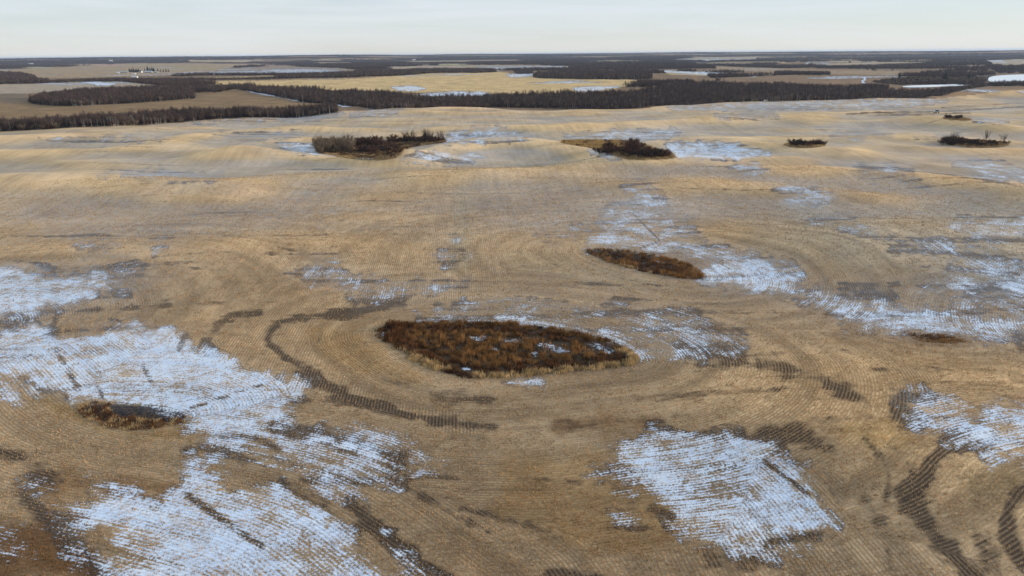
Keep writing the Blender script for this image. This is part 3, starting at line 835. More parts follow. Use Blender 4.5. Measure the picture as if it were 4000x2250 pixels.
# ground under the woods and sloughs
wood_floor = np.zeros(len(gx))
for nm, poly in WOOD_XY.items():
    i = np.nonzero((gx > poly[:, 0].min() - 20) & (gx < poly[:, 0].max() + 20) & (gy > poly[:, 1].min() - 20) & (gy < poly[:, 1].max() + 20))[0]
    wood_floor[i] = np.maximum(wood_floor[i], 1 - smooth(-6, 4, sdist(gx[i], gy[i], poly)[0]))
field_px = [np.asarray(p, float) for _, _, p in FAR]
def far_wood_noise(x, y):
    r = np.hypot(x, y)
    k = 1 + r / 9000
    a = fbm(x / (520 * k) + 5.5, y / (300 * k) + 3.3, 81, 4) + 0.5 * fbm(x / 1500, y / 800, 91, 2)
    thr = 0.10 - 0.18 * smooth(2000, 4500, r) - 0.6 * smooth(9000, 12000, r)
    return a - thr
def in_far_field(u, v):
    k = np.zeros(len(u), bool)
    for p in field_px:
        i = np.nonzero((u > p[:, 0].min()) & (u < p[:, 0].max()) & (v > p[:, 1].min()) & (v < p[:, 1].max()))[0]
        if len(i):
            k[i] |= sdist(u[i], v[i], p)[0] < 0
    return k
def in_px(u, v, polys):
    k = np.zeros(len(u), bool)
    for p in polys:
        p = np.asarray(p, float)
        i = np.nonzero((u > p[:, 0].min() - 8) & (u < p[:, 0].max() + 8) & (v > p[:, 1].min() - 3) & (v < p[:, 1].max() + 3))[0]
        if len(i):
            k[i] |= sdist(u[i], v[i], p)[0] + 3.5 * fbm(u[i] / 14, v[i] / 2.5, 191, 3) < 0
    return k
inwood = in_px(GU, GV, FARWOOD) & (grr > 1000)
fw = (smooth(-0.05, 0.1, far_wood_noise(gx, gy)) * smooth(1500, 1900, grr)) * (~in_far_field(GU, GV))
fw = np.maximum(fw, inwood & ~in_far_field(GU, GV))
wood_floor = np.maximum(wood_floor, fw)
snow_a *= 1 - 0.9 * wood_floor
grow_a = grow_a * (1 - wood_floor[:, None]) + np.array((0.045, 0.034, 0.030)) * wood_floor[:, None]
# scattered far snow lying in far open ground
fs = (1 - smooth(5000, 8000, grr)) * smooth(0.28, 0.5, fbm(gx / 300 + 1, gy / 160 + 9, 101, 3)) * smooth(900, 1400, grr) * (1 - wood_floor) * 0.55
snow_a = np.maximum(snow_a, fs * (field_m < 0.5))
sl = {}
for k in PW:
    poly = PW[k]
    i = np.nonzero((gx > poly[:, 0].min() - 6) & (gx < poly[:, 0].max() + 6) & (gy > poly[:, 1].min() - 6) & (gy < poly[:, 1].max() + 6))[0]
    sd = sdist(gx[i], gy[i], poly)[0]
    ins = 1 - smooth(-1.2, 0.4, sd) if k != 'p4' else 0.75 * (1 - smooth(-4, 3, sd + 4 * fbm(gx[i] / 8, gy[i] / 5, 201, 2)))
    floor_c = {'i1': (0.09, 0.055, 0.035), 'p3': (0.12, 0.075, 0.04), 'p4': (0.22, 0.13, 0.055)}.get(k, (0.065, 0.042, 0.026))
    grow_a[i] = grow_a[i] * (1 - ins[:, None]) + np.array(floor_c) * ins[:, None]
    field_m[i] *= 1 - ins
    if k == 'p3':
        snow_a[i] = snow_a[i] * (1 - ins) + ins * (0.16 * smooth(330, 420, GU[i]) + 0.04)
    if k != 'p3':
        snow_a[i] *= 1 - ins
        dark_a[i] *= 1 - ins
# snow left in the middle of the big slough
for (s, f, poly) in [
    (0.8, 4, [(1350, 866), (1372, 862), (1420, 876), (1440, 884), (1408, 890), (1370, 878)]),
    (0.6, 3, [(1250, 852), (1290, 848), (1320, 852), (1300, 860), (1262, 860)]),
    (0.8, 4, [(1336, 886), (1350, 884), (1356, 894), (1342, 898)]),
    (0.8, 3, [(1180, 846), (1230, 846), (1220, 853), (1185, 854)]),
    (0.6, 3, [(1460, 862), (1500, 862), (1545, 882), (1530, 890), (1480, 872)]),
    (0.7, 3, [(955, 838), (968, 834), (966, 846), (956, 846)]),
    (0.7, 3, [(1236, 875), (1256, 876), (1250, 882), (1238, 880)]),
    (0.7, 2.5, [(1160, 924), (1186, 926), (1180, 931), (1164, 930)]),
    (0.8, 2, [(1578, 900), (1600, 908), (1590, 911)]),
    (0.9, 2, [(1472, 636), (1482, 634), (1480, 644), (1474, 642)]),
    (0.7, 2, [(1630, 652), (1680, 660), (1660, 664)]),
]:
    d = sdist(GU, GV, poly)[0] if False else None
    p = np.asarray(poly, float)
    i = np.nonzero((GU > p[:, 0].min() - 12) & (GU < p[:, 0].max() + 12) & (GV > p[:, 1].min() - 12) & (GV < p[:, 1].max() + 12))[0]
    snow_a[i] = np.maximum(snow_a[i], s * (1 - smooth(-f, f, sdist(GU[i], GV[i], poly)[0])))

head_a, dist_a, _, _, _ = row_phase(gx, gy)
head_a = np.clip(head_a, -99, 99)

def np_mesh(name, co, faces_flat, nper):
    me = bpy.data.meshes.new(name)
    co = np.asarray(co, np.float32); fl = np.asarray(faces_flat, np.int32).ravel()
    nf = len(fl) // nper
    me.vertices.add(len(co)); me.vertices.foreach_set('co', co.ravel())
    me.loops.add(len(fl)); me.loops.foreach_set('vertex_index', fl)
    me.polygons.add(nf)
    me.polygons.foreach_set('loop_start', np.arange(0, nf * nper, nper, dtype=np.int32))
    me.polygons.foreach_set('loop_total', np.full(nf, nper, np.int32))
    me.update(calc_edges=True)
    return me

def fattr(me, name, arr):
    a = me.attributes.new(name, 'FLOAT', 'POINT'); a.data.foreach_set('value', np.asarray(arr, np.float32))
def cattr(me, name, arr):
    a = me.attributes.new(name, 'FLOAT_COLOR', 'POINT')
    c = np.ones((len(arr), 4), np.float32); c[:, :3] = arr
    a.data.foreach_set('color', c.ravel())

def link(name, me, mat=None, parent=None, label=None, cat=None, group=None, kind=None, loc=None):
    o = bpy.data.objects.new(name, me); COL.objects.link(o)
    if mat is not None and me is not None and len(me.materials) == 0: me.materials.append(mat)
    if parent is not None: o.parent = parent
    if loc is not None: o.location = loc
    if label: o['label'] = label
    if cat: o['category'] = cat
    if group: o['group'] = group
    if kind: o['kind'] = kind
    return o

ii = np.arange(NR - 1)[:, None] * NA + np.arange(NA)[None]
jj = np.arange(NR - 1)[:, None] * NA + (np.arange(NA)[None] + 1) % NA
quads = np.stack([ii, jj, jj + NA, ii + NA], -1).reshape(-1, 4)[:, ::-1]
gme = np_mesh('ground', np.stack([gx, gy, gz], 1), quads, 4)
fattr(gme, 'snow', snow_a); fattr(gme, 'frost', frost_a); fattr(gme, 'far', smooth(150, 330, grr)); fattr(gme, 'bare', dark_a); fattr(gme, 'mud', mud_a); fattr(gme, 'field', field_m)
fattr(gme, 'row_distance', dist_a); fattr(gme, 'headland', head_a); cattr(gme, 'growth', grow_a)
gme.polygons.foreach_set('use_smooth', np.ones(len(gme.polygons), bool))
M_GROUND = ground_material()
link('ground', gme, M_GROUND, label='rolling stubble field with patches of thin snow reaching to the horizon', cat='ground', kind='structure')

# frozen lake and creek
M_ICE = plain('lake_ice', (0.80, 0.81, 0.84), 0.35, 0.06, 0.02)
def sheet(name, xy, z, mat, label, cat):
    xy = chaikin(xy, 2)
    n = len(xy)
    co = np.vstack([np.column_stack([xy, np.full(n, z)]), np.column_stack([xy, np.full(n, z - 0.6)])])
    me = bpy.data.meshes.new(name)
    me.from_pydata(co.tolist(), [], [list(range(n))] + [[i, (i + 1) % n, (i + 1) % n + n, i + n] for i in range(n)])
    me.update()
    return link(name, me, mat, label=label, cat=cat, kind='structure')
sheet('frozen_lake', lake_xy, LAKE_Z, M_ICE, 'pale frozen lake behind the wooded creek bank', 'lake')
sheet('frozen_creek', creek_xy, LAKE_Z + 0.05, M_ICE, 'narrow frozen creek between the woods and the shrubby bank', 'creek')

# ------------------------------------------------------------------ blades: stubble and slough grass
def blades_mesh(name, base, hgt, wid, lean, cols, per, spread_r, rng, tip=0.35):
    """base (n,3); each point gets `per` narrow blades, each one triangle-topped strip of a single triangle"""
    n = len(base)
    b = np.repeat(base, per, 0); m = n * per
    a = rng.uniform(0, 2 * np.pi, m); rr = np.repeat(spread_r, per) * np.sqrt(rng.uniform(0, 1, m))
    b = b + np.stack([np.cos(a) * rr, np.sin(a) * rr, np.zeros(m)], 1)
    h = np.repeat(hgt, per) * rng.uniform(0.6, 1.2, m); w = np.repeat(wid, per) * rng.uniform(0.7, 1.3, m)
    f = rng.uniform(0, np.pi, m); la = rng.uniform(0, 2 * np.pi, m); ll = rng.uniform(0, 1, m) * lean * h
    side = np.stack([np.cos(f) * w, np.sin(f) * w, np.zeros(m)], 1) * 0.5
    top = b + np.stack([np.cos(la) * ll, np.sin(la) * ll, h], 1)
    low = b - np.array([0, 0, 0.03])
    co = np.stack([low - side, low + side, top], 1).reshape(-1, 3)
    me = np_mesh(name, co, np.arange(m * 3), 3)
    c = np.repeat(cols, per, 0) * rng.uniform(0.75, 1.25, (m, 1))
    cattr(me, 'tint', np.repeat(c, 3, 0))
    return me

def blade_material(name):
    n = NT(name)
    n.color(n.attr('tint', 'Color'))
    tr = n.t.nodes.new('ShaderNodeBsdfTranslucent'); n.t.links.new(n.attr('tint', 'Color'), tr.inputs['Color'])
    mx = n.t.nodes.new('ShaderNodeMixShader'); mx.inputs[0].default_value = 0.22
    n.t.links.new(n.b.outputs['BSDF'], mx.inputs[1]); n.t.links.new(tr.outputs['BSDF'], mx.inputs[2])
    n.t.links.new(mx.outputs[0], n.out.inputs['Surface'])
    return n.m
M_BLADE = blade_material('dry_grass_blades')

def stubble():
    n = 400000
    az = RNG.uniform(rad(-47), rad(47), n)
    r0, r1 = 48.0, 330.0
    q = RNG.uniform(0, 1, n)
    r = r0 * (r1 / r0) ** (q ** 0.85)                    # thins out with distance
    x, y = r * np.sin(az), r * np.cos(az)
    u, v = project(x, y, height(x, y))
    keep = (u > -140) & (u < 2716) & (v < 1600)
    for k in PW:
        keep &= sdist(x, y, PW[k])[0] > 0.3
    x, y = x[keep], y[keep]
    head, d, ph, nx, ny = row_phase(x, y)
    off = np.round(ph / ROWS) * ROWS - ph + RNG.normal(0, 0.06, len(x))
    x = x + nx * off; y = y + ny * off
    z = height(x, y); r = np.hypot(x, y)
    u, v = project(x, y, z)
    sn, dk, md = paint(u, v)
    p = 1.0 - 0.62 * sn - 0.75 * dk - md
    p *= 0.75 + 0.8 * noise2(x / 4, y / 4, 111) + 0.5 * noise2(x / 18, y / 18, 112)
    keep = RNG.uniform(0, 1, len(x)) < p
    x, y, z, r, u, v = [a[keep] for a in (x, y, z, r, u, v)]
    g = growth_colour(u, v, np.ones(len(u)))
    c = g * (RNG.uniform(0.55, 1.3, (len(x), 1)) * (1 + 0.5 * noise2(x / 3.0, y / 3.0, 113))[:, None]) * np.array([1.05, 1.0, 0.93])
    sc = 0.8 + r / 260
    me = blades_mesh('stubble', np.stack([x, y, z], 1), 0.21 * np.minimum(sc, 1.5), 0.06 * sc, 0.6, c, 3, 0.13 * sc, RNG)
    link('stubble', me, M_BLADE, label='short dry straw stubble standing in rows on the field', cat='stubble', kind='stuff')
    return len(x)
N_ST = stubble()

def scatter(poly, n, rng):
    lo, hi = poly.min(0), poly.max(0)
    out = []
    tot = 0
    while tot < n:
        p = rng.uniform(lo, hi, (max(n, 200), 2))
        p = p[sdist(p[:, 0], p[:, 1], poly)[0] < 0]
        out.append(p); tot += len(p)
    return np.vstack(out)[:n]

def area(poly):
    x, y = poly[:, 0], poly[:, 1]
    return 0.5 * abs(np.dot(x, np.roll(y, -1)) - np.dot(y, np.roll(x, -1)))

TAN = np.array((0.52, 0.36, 0.18)); RUST = np.array((0.165, 0.075, 0.032)); DKB = np.array((0.085, 0.046, 0.026)); ORG = np.array((0.29, 0.150, 0.056)); GRY = np.array((0.20, 0.135, 0.085))

def slough_grass(key, name, label, dens, style):
    poly = PW[key]
    if style in ('main', 'second'):
        nc = int(area(poly) * 1.7); cc = scatter(poly, nc, RNG)
        kk = RNG.integers(0, nc, int(area(poly) * dens))
        p = cc[kk] + RNG.normal(0, 0.34, (len(kk), 2))
        ctone = RNG.uniform(0.45, 1.55, nc)[kk]; chgt = RNG.uniform(0.6, 1.35, nc)[kk]
        ok = sdist(p[:, 0], p[:, 1], poly)[0] < 0.15
        p, ctone, chgt = p[ok], ctone[ok], chgt[ok]
    else:
        p = scatter(poly, int(area(poly) * dens), RNG); ctone = np.ones(len(p)); chgt = np.ones(len(p))
    d = -sdist(p[:, 0], p[:, 1], poly)[0]
    z = height(p[:, 0], p[:, 1])
    u, v = project(p[:, 0], p[:, 1], z)
    n1 = fbm(p[:, 0] / 5, p[:, 1] / 5, 121, 3); n2 = fbm(p[:, 0] / 1.8, p[:, 1] / 1.8, 131, 2)
    cen = poly.mean(0)
    near = (cen[1] - p[:, 1])                     # >0 on the side facing the camera
    c = np.empty((len(p), 3)); h = np.full(len(p), 0.6)
    keep = np.ones(len(p), bool)
    if style == 'main':
        c[:] = DKB; h[:] = 0.55
        outer = d < 5.5 + 2.5 * n1
        left = smooth(1180, 1010, u)
        k = (outer & (RNG.uniform(0, 1, len(p)) < 0.25 + 0.6 * left + 0.5 * n1)); c[k] = RUST; h[k] = 0.95
        inner = (d > 5.0 + 2.0 * n1) & (n2 + 0.6 * n1 > -0.12); c[inner] = ORG; h[inner] = 1.0
        gry = (d > 4) & (n2 < -0.12); c[gry] = GRY * 0.6; h[gry] = 0.5
        far_rim = (near < 0) & (d < 2.4) & (u > 1050) & (n1 > -0.25); c[far_rim] = ORG * 0.75; h[far_rim] = 0.8
        rim = (d < 2.2 + 1.2 * n1) & ((near > 0) | (u > 1590)) & ((u < 1110) | (u > 1330) | (n1 > 0.1)); c[rim] = TAN; h[rim] = 0.75
        i = (d < 0.6) & (near < 0) & (u < 1200); h[i] *= 0.6
        sn = np.zeros(len(p))
        gi = [(1350, 862, 1440, 890), (1250, 848, 1320, 860), (1336, 884, 1356, 898), (1180, 846, 1230, 854), (1460, 862, 1545, 888), (955, 834, 968, 846), (1236, 875, 1256, 882)]
        for a0, b0, a1, b1 in gi:
            sn = np.maximum(sn, ((u > a0) & (u < a1) & (v > b0 - 1) & (v < b1 + 4)).astype(float))
        keep &= RNG.uniform(0, 1, len(p)) > 0.85 * sn
        keep &= (n2 > -0.32) | (d < 2)
    elif style == 'second':
        c[:] = RUST * 1.1; h[:] = 0.8
        k = (d < 5) & (near < 1) & (n1 > -0.2); c[k] = ORG; h[k] = 0.9
        k = (near < -2.5) & (n2 > 0); c[k] = GRY * 0.8; h[k] = 0.6
        k = (n1 < -0.18); c[k] = DKB * 1.3
        k = (d < 1.6) & (near > 0) & (n1 > -0.1); c[k] = TAN * 0.9; h[k] = 0.6
        k = (u > 1660) & (d < 3.5); c[k] = ORG * 0.9; h[k] = 0.9
    elif style == 'mud':
        c[:] = np.array((0.21, 0.095, 0.036)); h[:] = 0.4
        keep &= (v > 1050 + 18 * n1) | (u < 290 + 70 * n1)
        k = (n2 > 0.1); c[k] = TAN
        k = (n2 < -0.15); c[k] = DKB * 1.4
    elif style == 'brown':
        c[:] = np.array((0.27, 0.14, 0.05)); h[:] = 0.45
        keep &= RNG.uniform(0, 1, len(p)) < smooth(0, 3.5, d + 2.5 * n1)
        k = n1 < -0.1; c[k] = DKB * 1.5
    else:
        c[:] = np.array((0.16, 0.085, 0.045)); h[:] = 0.9
        k = n1 > 0.12; c[k] = TAN * 0.85
        k = n1 < -0.15; c[k] = DKB * 1.3
        k = (d < 2.5) & (near > 0); c[k] = TAN * 0.8
        if key == 'i2':
            k = (u < 1560) & (n1 > -0.2); c[k] = np.array((0.44, 0.29, 0.12))
    c = c * ctone[:, None]; h = h * chgt
    p, z, c, h = p[keep], z[keep], c[keep], h[keep]
    h = h * RNG.uniform(0.7, 1.3, len(p)) * (0.78 if style in ('main', 'second') else 1.0)
    c = c * RNG.uniform(0.75, 1.25, (len(p), 1))
    r = np.hypot(p[:, 0], p[:, 1])
    sc = 0.7 + r / 220
    me = blades_mesh(name, np.column_stack([p, z]), h, 0.07 * sc, 0.45, c, 5, 0.22 * sc, RNG)
    return link(name, me, M_BLADE, label=label, cat='dry grass', kind='stuff')

slough_grass('p1', 'slough_grass', 'rust and orange cattails and grass filling the large lens-shaped slough', 20, 'main')
slough_grass('p2', 'slough_grass', 'rust brown grass filling the narrow slough ringed by curved snowy rows', 10, 'second')
slough_grass('p3', 'slough_grass', 'thin brown grass round the black mud hole beside the snow', 12, 'mud')
slough_grass('p4', 'slough_grass', 'low brown grass in the small hollow below the snow strip', 12, 'brown')
slough_grass('i1', 'slough_grass', 'tan and brown grass under the largest shrub thicket', 2.5, 'isle')
slough_grass('i2', 'slough_grass', 'golden and brown grass in the slough with the dark shrub clump', 2.5, 'isle')
slough_grass('i3', 'slough_grass', 'brown grass round the small oval shrub clump', 2.5, 'isle')
slough_grass('i4', 'slough_grass', 'brown grass round the shrub clump with two thin trees', 2.5, 'isle')
slough_grass('i5', 'slough_grass', 'dark brown grass strip beside the small snow hollow', 2.0, 'isle')

# ------------------------------------------------------------------ bare trees and shrubs
def tube(co, fa, pts, radii, sides=5):
    base = len(co)
    for k, (p, r) in enumerate(zip(pts, radii)):
        for j in range(sides):
            a = 2 * math.pi * j / sides
            co.append((p[0] + r * math.cos(a), p[1] + r * math.sin(a), p[2]))
    for k in range(len(pts) - 1):
        for j in range(sides):
            a = base + k * sides + j; b = base + k * sides + (j + 1) % sides
            fa.append((a, b, b + sides, a + sides))
    return co, fa

def strip(co, fa, p, q, w, rng):
    """one thin tapering twig as a three-cornered spike"""
    p = np.array(p); q = np.array(q)
    d = q - p; d = d / (np.linalg.norm(d) + 1e-9)
    s = np.cross(d, rng.normal(0, 1, 3)); s = s / (np.linalg.norm(s) + 1e-9) * w * 0.5
    b = len(co)
    co.extend([tuple(p - s), tuple(p + s), tuple(q)])
    fa.append((b, b + 1, b + 2))

def tree_meshes(tag, h, rng, ntw=70, crown_from=0.30, width=1.5, tw=0.085):
    co, fa = [], []
    bend = rng.normal(0, 0.35, 2)
    pts = [(bend[0] * (t ** 2), bend[1] * (t ** 2), -0.5 + (h * 0.9 + 0.5) * t) for t in (0, 0.3, 0.65, 1.0)]
    tube(co, fa, pts, [0.20, 0.16, 0.10, 0.02])
    limbs = []
    for k in range(7):
        t = rng.uniform(crown_from, 0.8); a = rng.uniform(0, 2 * math.pi)
        p0 = (bend[0] * t * t, bend[1] * t * t, h * t)
        ln = width * rng.uniform(0.7, 1.1) * (1.15 - t)
        p1 = (p0[0] + math.cos(a) * ln, p0[1] + math.sin(a) * ln, p0[2] + ln * rng.uniform(1.0, 1.9))
        tube(co, fa, [p0, p1], [0.05, 0.012], 3)
        limbs.append((p0, p1))
    tm = bpy.data.meshes.new(tag + '_trunk'); tm.from_pydata(co, [], fa); tm.update()
    cc, cf = [], []
    zc, rz_ = h * (0.5 + crown_from * 0.45), h * (0.5 - crown_from * 0.45)
    for k in range(ntw):
        a = rng.uniform(0, 2 * math.pi); uu = rng.uniform(-1, 1); rad_ = rng.uniform(0.15, 1.0) ** 0.6
        rr = math.sqrt(1 - uu * uu) * rad_ * width * 1.15
        q = (bend[0] * 0.5 + math.cos(a) * rr, bend[1] * 0.5 + math.sin(a) * rr, zc + uu * rad_ * rz_)
        ln = rng.uniform(0.7, 1.7)
        b = (q[0] - math.cos(a) * min(rr, ln * 0.5), q[1] - math.sin(a) * min(rr, ln * 0.5), max(q[2] - ln * rng.uniform(0.6, 1.0), 0.5))
        strip(cc, cf, b, q, tw * rng.uniform(0.7, 1.4), rng)
    cm = bpy.data.meshes.new(tag + '_crown'); cm.from_pydata(cc, [], cf); cm.update()
    return tm, cm

M_BARK = plain('aspen_bark', (0.48, 0.44, 0.38), 0.9, 0.45, 0.9)
M_BARKD = plain('grey_bark', (0.07, 0.06, 0.055), 0.9, 0.3, 0.9)
def twig_material(name, col):
    n = NT(name)
    oi = n.t.nodes.new('ShaderNodeObjectInfo')
    k = n.sstep(oi.outputs['Random'], 0.0, 1.0, 0.55, 1.75)
    c = n.mix(n.math('FRACT', n.mul(oi.outputs['Random'], 7.3)), (*col, 1), (col[0] * 1.25, col[1] * 1.0, col[2] * 0.85, 1))
    n.color(n.mix(1.0, c, n.xyz(k, k, k), 'MULTIPLY'))
    return n.m
M_TWIG = twig_material('bare_twigs', (0.076, 0.057, 0.053))
M_TWIG2 = plain('reddish_twigs', (0.105, 0.055, 0.040), 0.95, 0.3, 0.5)
M_TWIG3 = plain('tan_twigs', (0.20, 0.148, 0.10), 0.95, 0.3, 0.5)
M_TWIG4 = plain('dark_twigs', (0.052, 0.036, 0.032), 0.95, 0.3, 0.5)

TREES = []
trng = np.random.default_rng(11)
for k in range(6):
    tm, cm = tree_meshes('aspen', 7.4 + 0.45 * k, trng, 230, 0.26 + 0.03 * (k % 3), 2.0, 0.075)
    tm.materials.append(M_BARK if k < 3 else M_BARKD); cm.materials.append(M_TWIG)
    TREES.append((tm, cm))

def shrub_meshes(tag, h, w, rng, nst=26, ntw=150, tw=0.05):
    co, fa = [], []
    tops = []
    for k in range(nst):
        a = rng.uniform(0, 2 * math.pi); rr = w * 0.25 * math.sqrt(rng.uniform())
        b = (math.cos(a) * rr, math.sin(a) * rr, -0.2)
        o = rng.uniform(0.1, 1.0) ** 0.7 * w * 0.5
        hh = h * rng.uniform(0.65, 1.0) * (1 - 0.35 * (o / (w * 0.5)) ** 2)
        m = (b[0] + math.cos(a) * o * 0.4, b[1] + math.sin(a) * o * 0.4, hh * 0.55)
        t = (b[0] + math.cos(a) * o, b[1] + math.sin(a) * o, hh)
        tube(co, fa, [b, m, t], [0.035, 0.025, 0.008], 3)
        tops.append((m, t))
    sm = bpy.data.meshes.new(tag + '_stems'); sm.from_pydata(co, [], fa); sm.update()
    cc, cf = [], []
    for k in range(ntw):
        m, t = tops[rng.integers(nst)]; s = rng.uniform(-0.5, 0.95)
        b = [m[i] + (t[i] - m[i]) * s for i in range(3)]; b[2] = max(b[2], 0.1)
        a = rng.uniform(0, 2 * math.pi); ln = h * rng.uniform(0.15, 0.34); o = rng.uniform(0.2, 0.7)
        q = (b[0] + math.cos(a) * ln * o, b[1] + math.sin(a) * ln * o, b[2] + ln)
        strip(cc, cf, b, q, tw * rng.uniform(0.7, 1.5), rng)
    cm = bpy.data.meshes.new(tag + '_twigs'); cm.from_pydata(cc, [], cf); cm.update()
    return sm, cm

SHRUBS = {}
for kind, mt, h, w, tw in (('grey', M_TWIG3, 6.2, 6.0, 0.11), ('red', M_TWIG2, 3.6, 5.2, 0.12), ('dark', M_TWIG4, 3.4, 5.2, 0.13), ('thin', M_TWIG, 6.0, 3.4, 0.06)):
    SHRUBS[kind] = []
    for k in range(3):
        sm, cm = shrub_meshes('shrub', h, w, trng, 26 if kind != 'thin' else 16, 560 if kind != 'thin' else 140, tw)
        sm.materials.append(M_BARKD if kind != 'grey' else M_TWIG3); cm.materials.append(mt)
        SHRUBS[kind].append((sm, cm))

def two_part(name, a, ma, b, mb, loc, rz, sc, label, cat, group):
    e = bpy.data.objects.new(name, None); COL.objects.link(e)
    e.location = loc; e.rotation_euler = (0, 0, rz); e.scale = (sc[0], sc[0], sc[1])
    e['label'] = label; e['category'] = cat
    if group: e['group'] = group
    for nm, me in ((a, ma), (b, mb)):
        o = bpy.data.objects.new(nm, me); COL.objects.link(o); o.parent = e
    return e

# --- instancer for masses of trees that nobody could count
def proto_collection(name, metas):
    c = bpy.data.collections.new(name)
    for k, parts in enumerate(metas):
        vs, fs, mi, mats = [], [], [], []
        for me in parts:
            b = len(vs); vs += [tuple(v.co) for v in me.vertices]
            fs += [tuple(b + i for i in p.vertices) for p in me.polygons]
            mi += [len(mats)] * len(me.polygons); mats.append(me.materials[0])
        m = bpy.data.meshes.new('%s_%d' % (name, k)); m.from_pydata(vs, [], fs); m.update()
        for t in mats: m.materials.append(t)
        m.polygons.foreach_set('material_index', np.array(mi, np.int32))
        c.objects.link(bpy.data.objects.new('%s_%02d' % (name, k), m))
    return c

def instancer(coll):
    g = bpy.data.node_groups.new('plant_' + coll.name, 'GeometryNodeTree')
    g.interface.new_socket('Geometry', in_out='INPUT', socket_type='NodeSocketGeometry')
    g.interface.new_socket('Geometry', in_out='OUTPUT', socket_type='NodeSocketGeometry')
    N = g.nodes.new
    gi, go = N('NodeGroupInput'), N('NodeGroupOutput')
    ci = N('GeometryNodeCollectionInfo'); ci.inputs['Collection'].default_value = coll; ci.inputs['Separate Children'].default_value = True; ci.inputs['Reset Children'].default_value = True
    iop = N('GeometryNodeInstanceOnPoints'); iop.inputs['Pick Instance'].default_value = True
    def na(nm, t):
        a = N('GeometryNodeInputNamedAttribute'); a.data_type = t; a.inputs['Name'].default_value = nm
        return a.outputs['Attribute']
    l = g.links.new
    l(gi.outputs[0], iop.inputs['Points']); l(ci.outputs[0], iop.inputs['Instance'])
    l(na('idx', 'INT'), iop.inputs['Instance Index'])
    rot = N('ShaderNodeCombineXYZ'); l(na('rz', 'FLOAT'), rot.inputs[2])
    e2r = N('FunctionNodeEulerToRotation'); l(rot.outputs[0], e2r.inputs[0]); l(e2r.outputs[0], iop.inputs['Rotation'])
    l(na('scl', 'FLOAT_VECTOR'), iop.inputs['Scale'])
    l(iop.outputs[0], go.inputs[0])
    return g

def mass(name, pts, idx, scl, group_tree, label, cat='wood'):
    me = bpy.data.meshes.new(name)
    me.vertices.add(len(pts)); me.vertices.foreach_set('co', np.asarray(pts, np.float32).ravel())
    a = me.attributes.new('idx', 'INT', 'POINT'); a.data.foreach_set('value', np.asarray(idx, np.int32))
    fattr(me, 'rz', RNG.uniform(0, 2 * np.pi, len(pts)))
    a = me.attributes.new('scl', 'FLOAT_VECTOR', 'POINT'); a.data.foreach_set('vector', np.asarray(scl, np.float32).ravel())
    o = link(name, me, None, label=label, cat=cat, kind='stuff')
    md = o.modifiers.new('plant', 'NODES'); md.node_group = group_tree
    return o

GT = instancer(proto_collection('wood_plants', TREES + SHRUBS['red'][:2] + SHRUBS['dark'][:2] + SHRUBS['grey'][:1]))
# indices: 0-5 trees, 6-7 red shrub, 8-9 dark shrub, 10 grey shrub

WLAB = {
    'w1': 'leafless aspen strip along the far edge of the snowy stubble field',
    'w2': 'oval leafless aspen grove standing alone in the brown pasture',
    'w3': 'long dark leafless valley wood behind the crest of the field',
    'w4': 'leafless wood behind the golden field',
    'w5': 'leafless grove beyond the pale field, below the distant farm',
    'w6': 'dark brush and leafless trees along the back of the golden field',
    'w7': 'low brush belt between the pale field and the farm',
    'w8': 'reddish brush on the bank above the frozen creek',
    'w9': 'thin scrub line at the end of the oval aspen grove',
}
DENS = dict(w1=1 / 3.0, w2=1 / 5.0, w3=1 / 7.0, w4=1 / 14.0, w5=1 / 14.0, w6=1 / 16.0, w7=1 / 16.0, w8=1 / 14.0, w9=1 / 40.0)
SHRUBBY = dict(w1=0.18, w2=0.12, w3=0.2, w4=0.05, w5=0.1, w6=0.5, w7=0.75, w8=0.85, w9=0.7)
cand = []     # (r, wood, x, y, z, scale)
wood_pts = {}
for nm, poly in WOOD_XY.items():
    n = int(min(area(poly) * DENS[nm], 26000))
    p = scatter(poly, n, RNG)
    z = height(p[:, 0], p[:, 1])
    sh = RNG.uniform(0, 1, n) < SHRUBBY[nm]
    idx = np.where(sh, RNG.choice([6, 7, 8, 9, 10], n), RNG.choice(6, n, p=[.05, .04, .04, .29, .29, .29]))
    hs = (0.66 + 0.45 * RNG.uniform(0, 1, n) ** 1.3) * (1 + 0.4 * fbm(p[:, 0] / 28, p[:, 1] / 28, 141, 3)) + 0.25 * (RNG.uniform(0, 1, n) > 0.95)
    if nm in ('w1', 'w3', 'w2'): hs *= 0.88
    if nm == 'w7': hs *= 0.36
    if nm == 'w8': hs *= 0.55
    if nm == 'w9': hs *= 0.42
    if nm == 'w3':
        uu = project(p[:, 0], p[:, 1], z)[0]; hs *= 1 - 0.42 * smooth(2080, 2280, uu)
    scl = np.stack([hs * 1.0, hs * 1.0, hs], 1)
    wood_pts[nm] = [np.column_stack([p, z]), idx, scl]
    if nm in ('w1', 'w2', 'w3'):
        # seen largest: nearest the camera and on the front of their wood
        d = -sdist(p[:, 0], p[:, 1], poly)[0]
        az = np.arctan2(p[:, 0], p[:, 1])
        u, v = project(p[:, 0], p[:, 1], z)
        rr = np.hypot(p[:, 0], p[:, 1])
        ok = np.nonzero((~sh) & (d < 9) & (u > -20) & (u < 2596))[0]
        for i in ok:
            cand.append((rr[i] - edge_r(az[i:i + 1])[0] + (0 if nm != 'w2' else 60), nm, i))
cand.sort()
quota = dict(w1=120, w2=30, w3=150); taken = {k: [] for k in quota}
for d, nm, i in cand:
    if len(taken[nm]) < quota[nm]: taken[nm].append(i)
TLAB = {'w1': 'fronting the strip along the field edge', 'w2': 'fronting the lone oval grove in pasture', 'w3': 'fronting the long valley wood'}
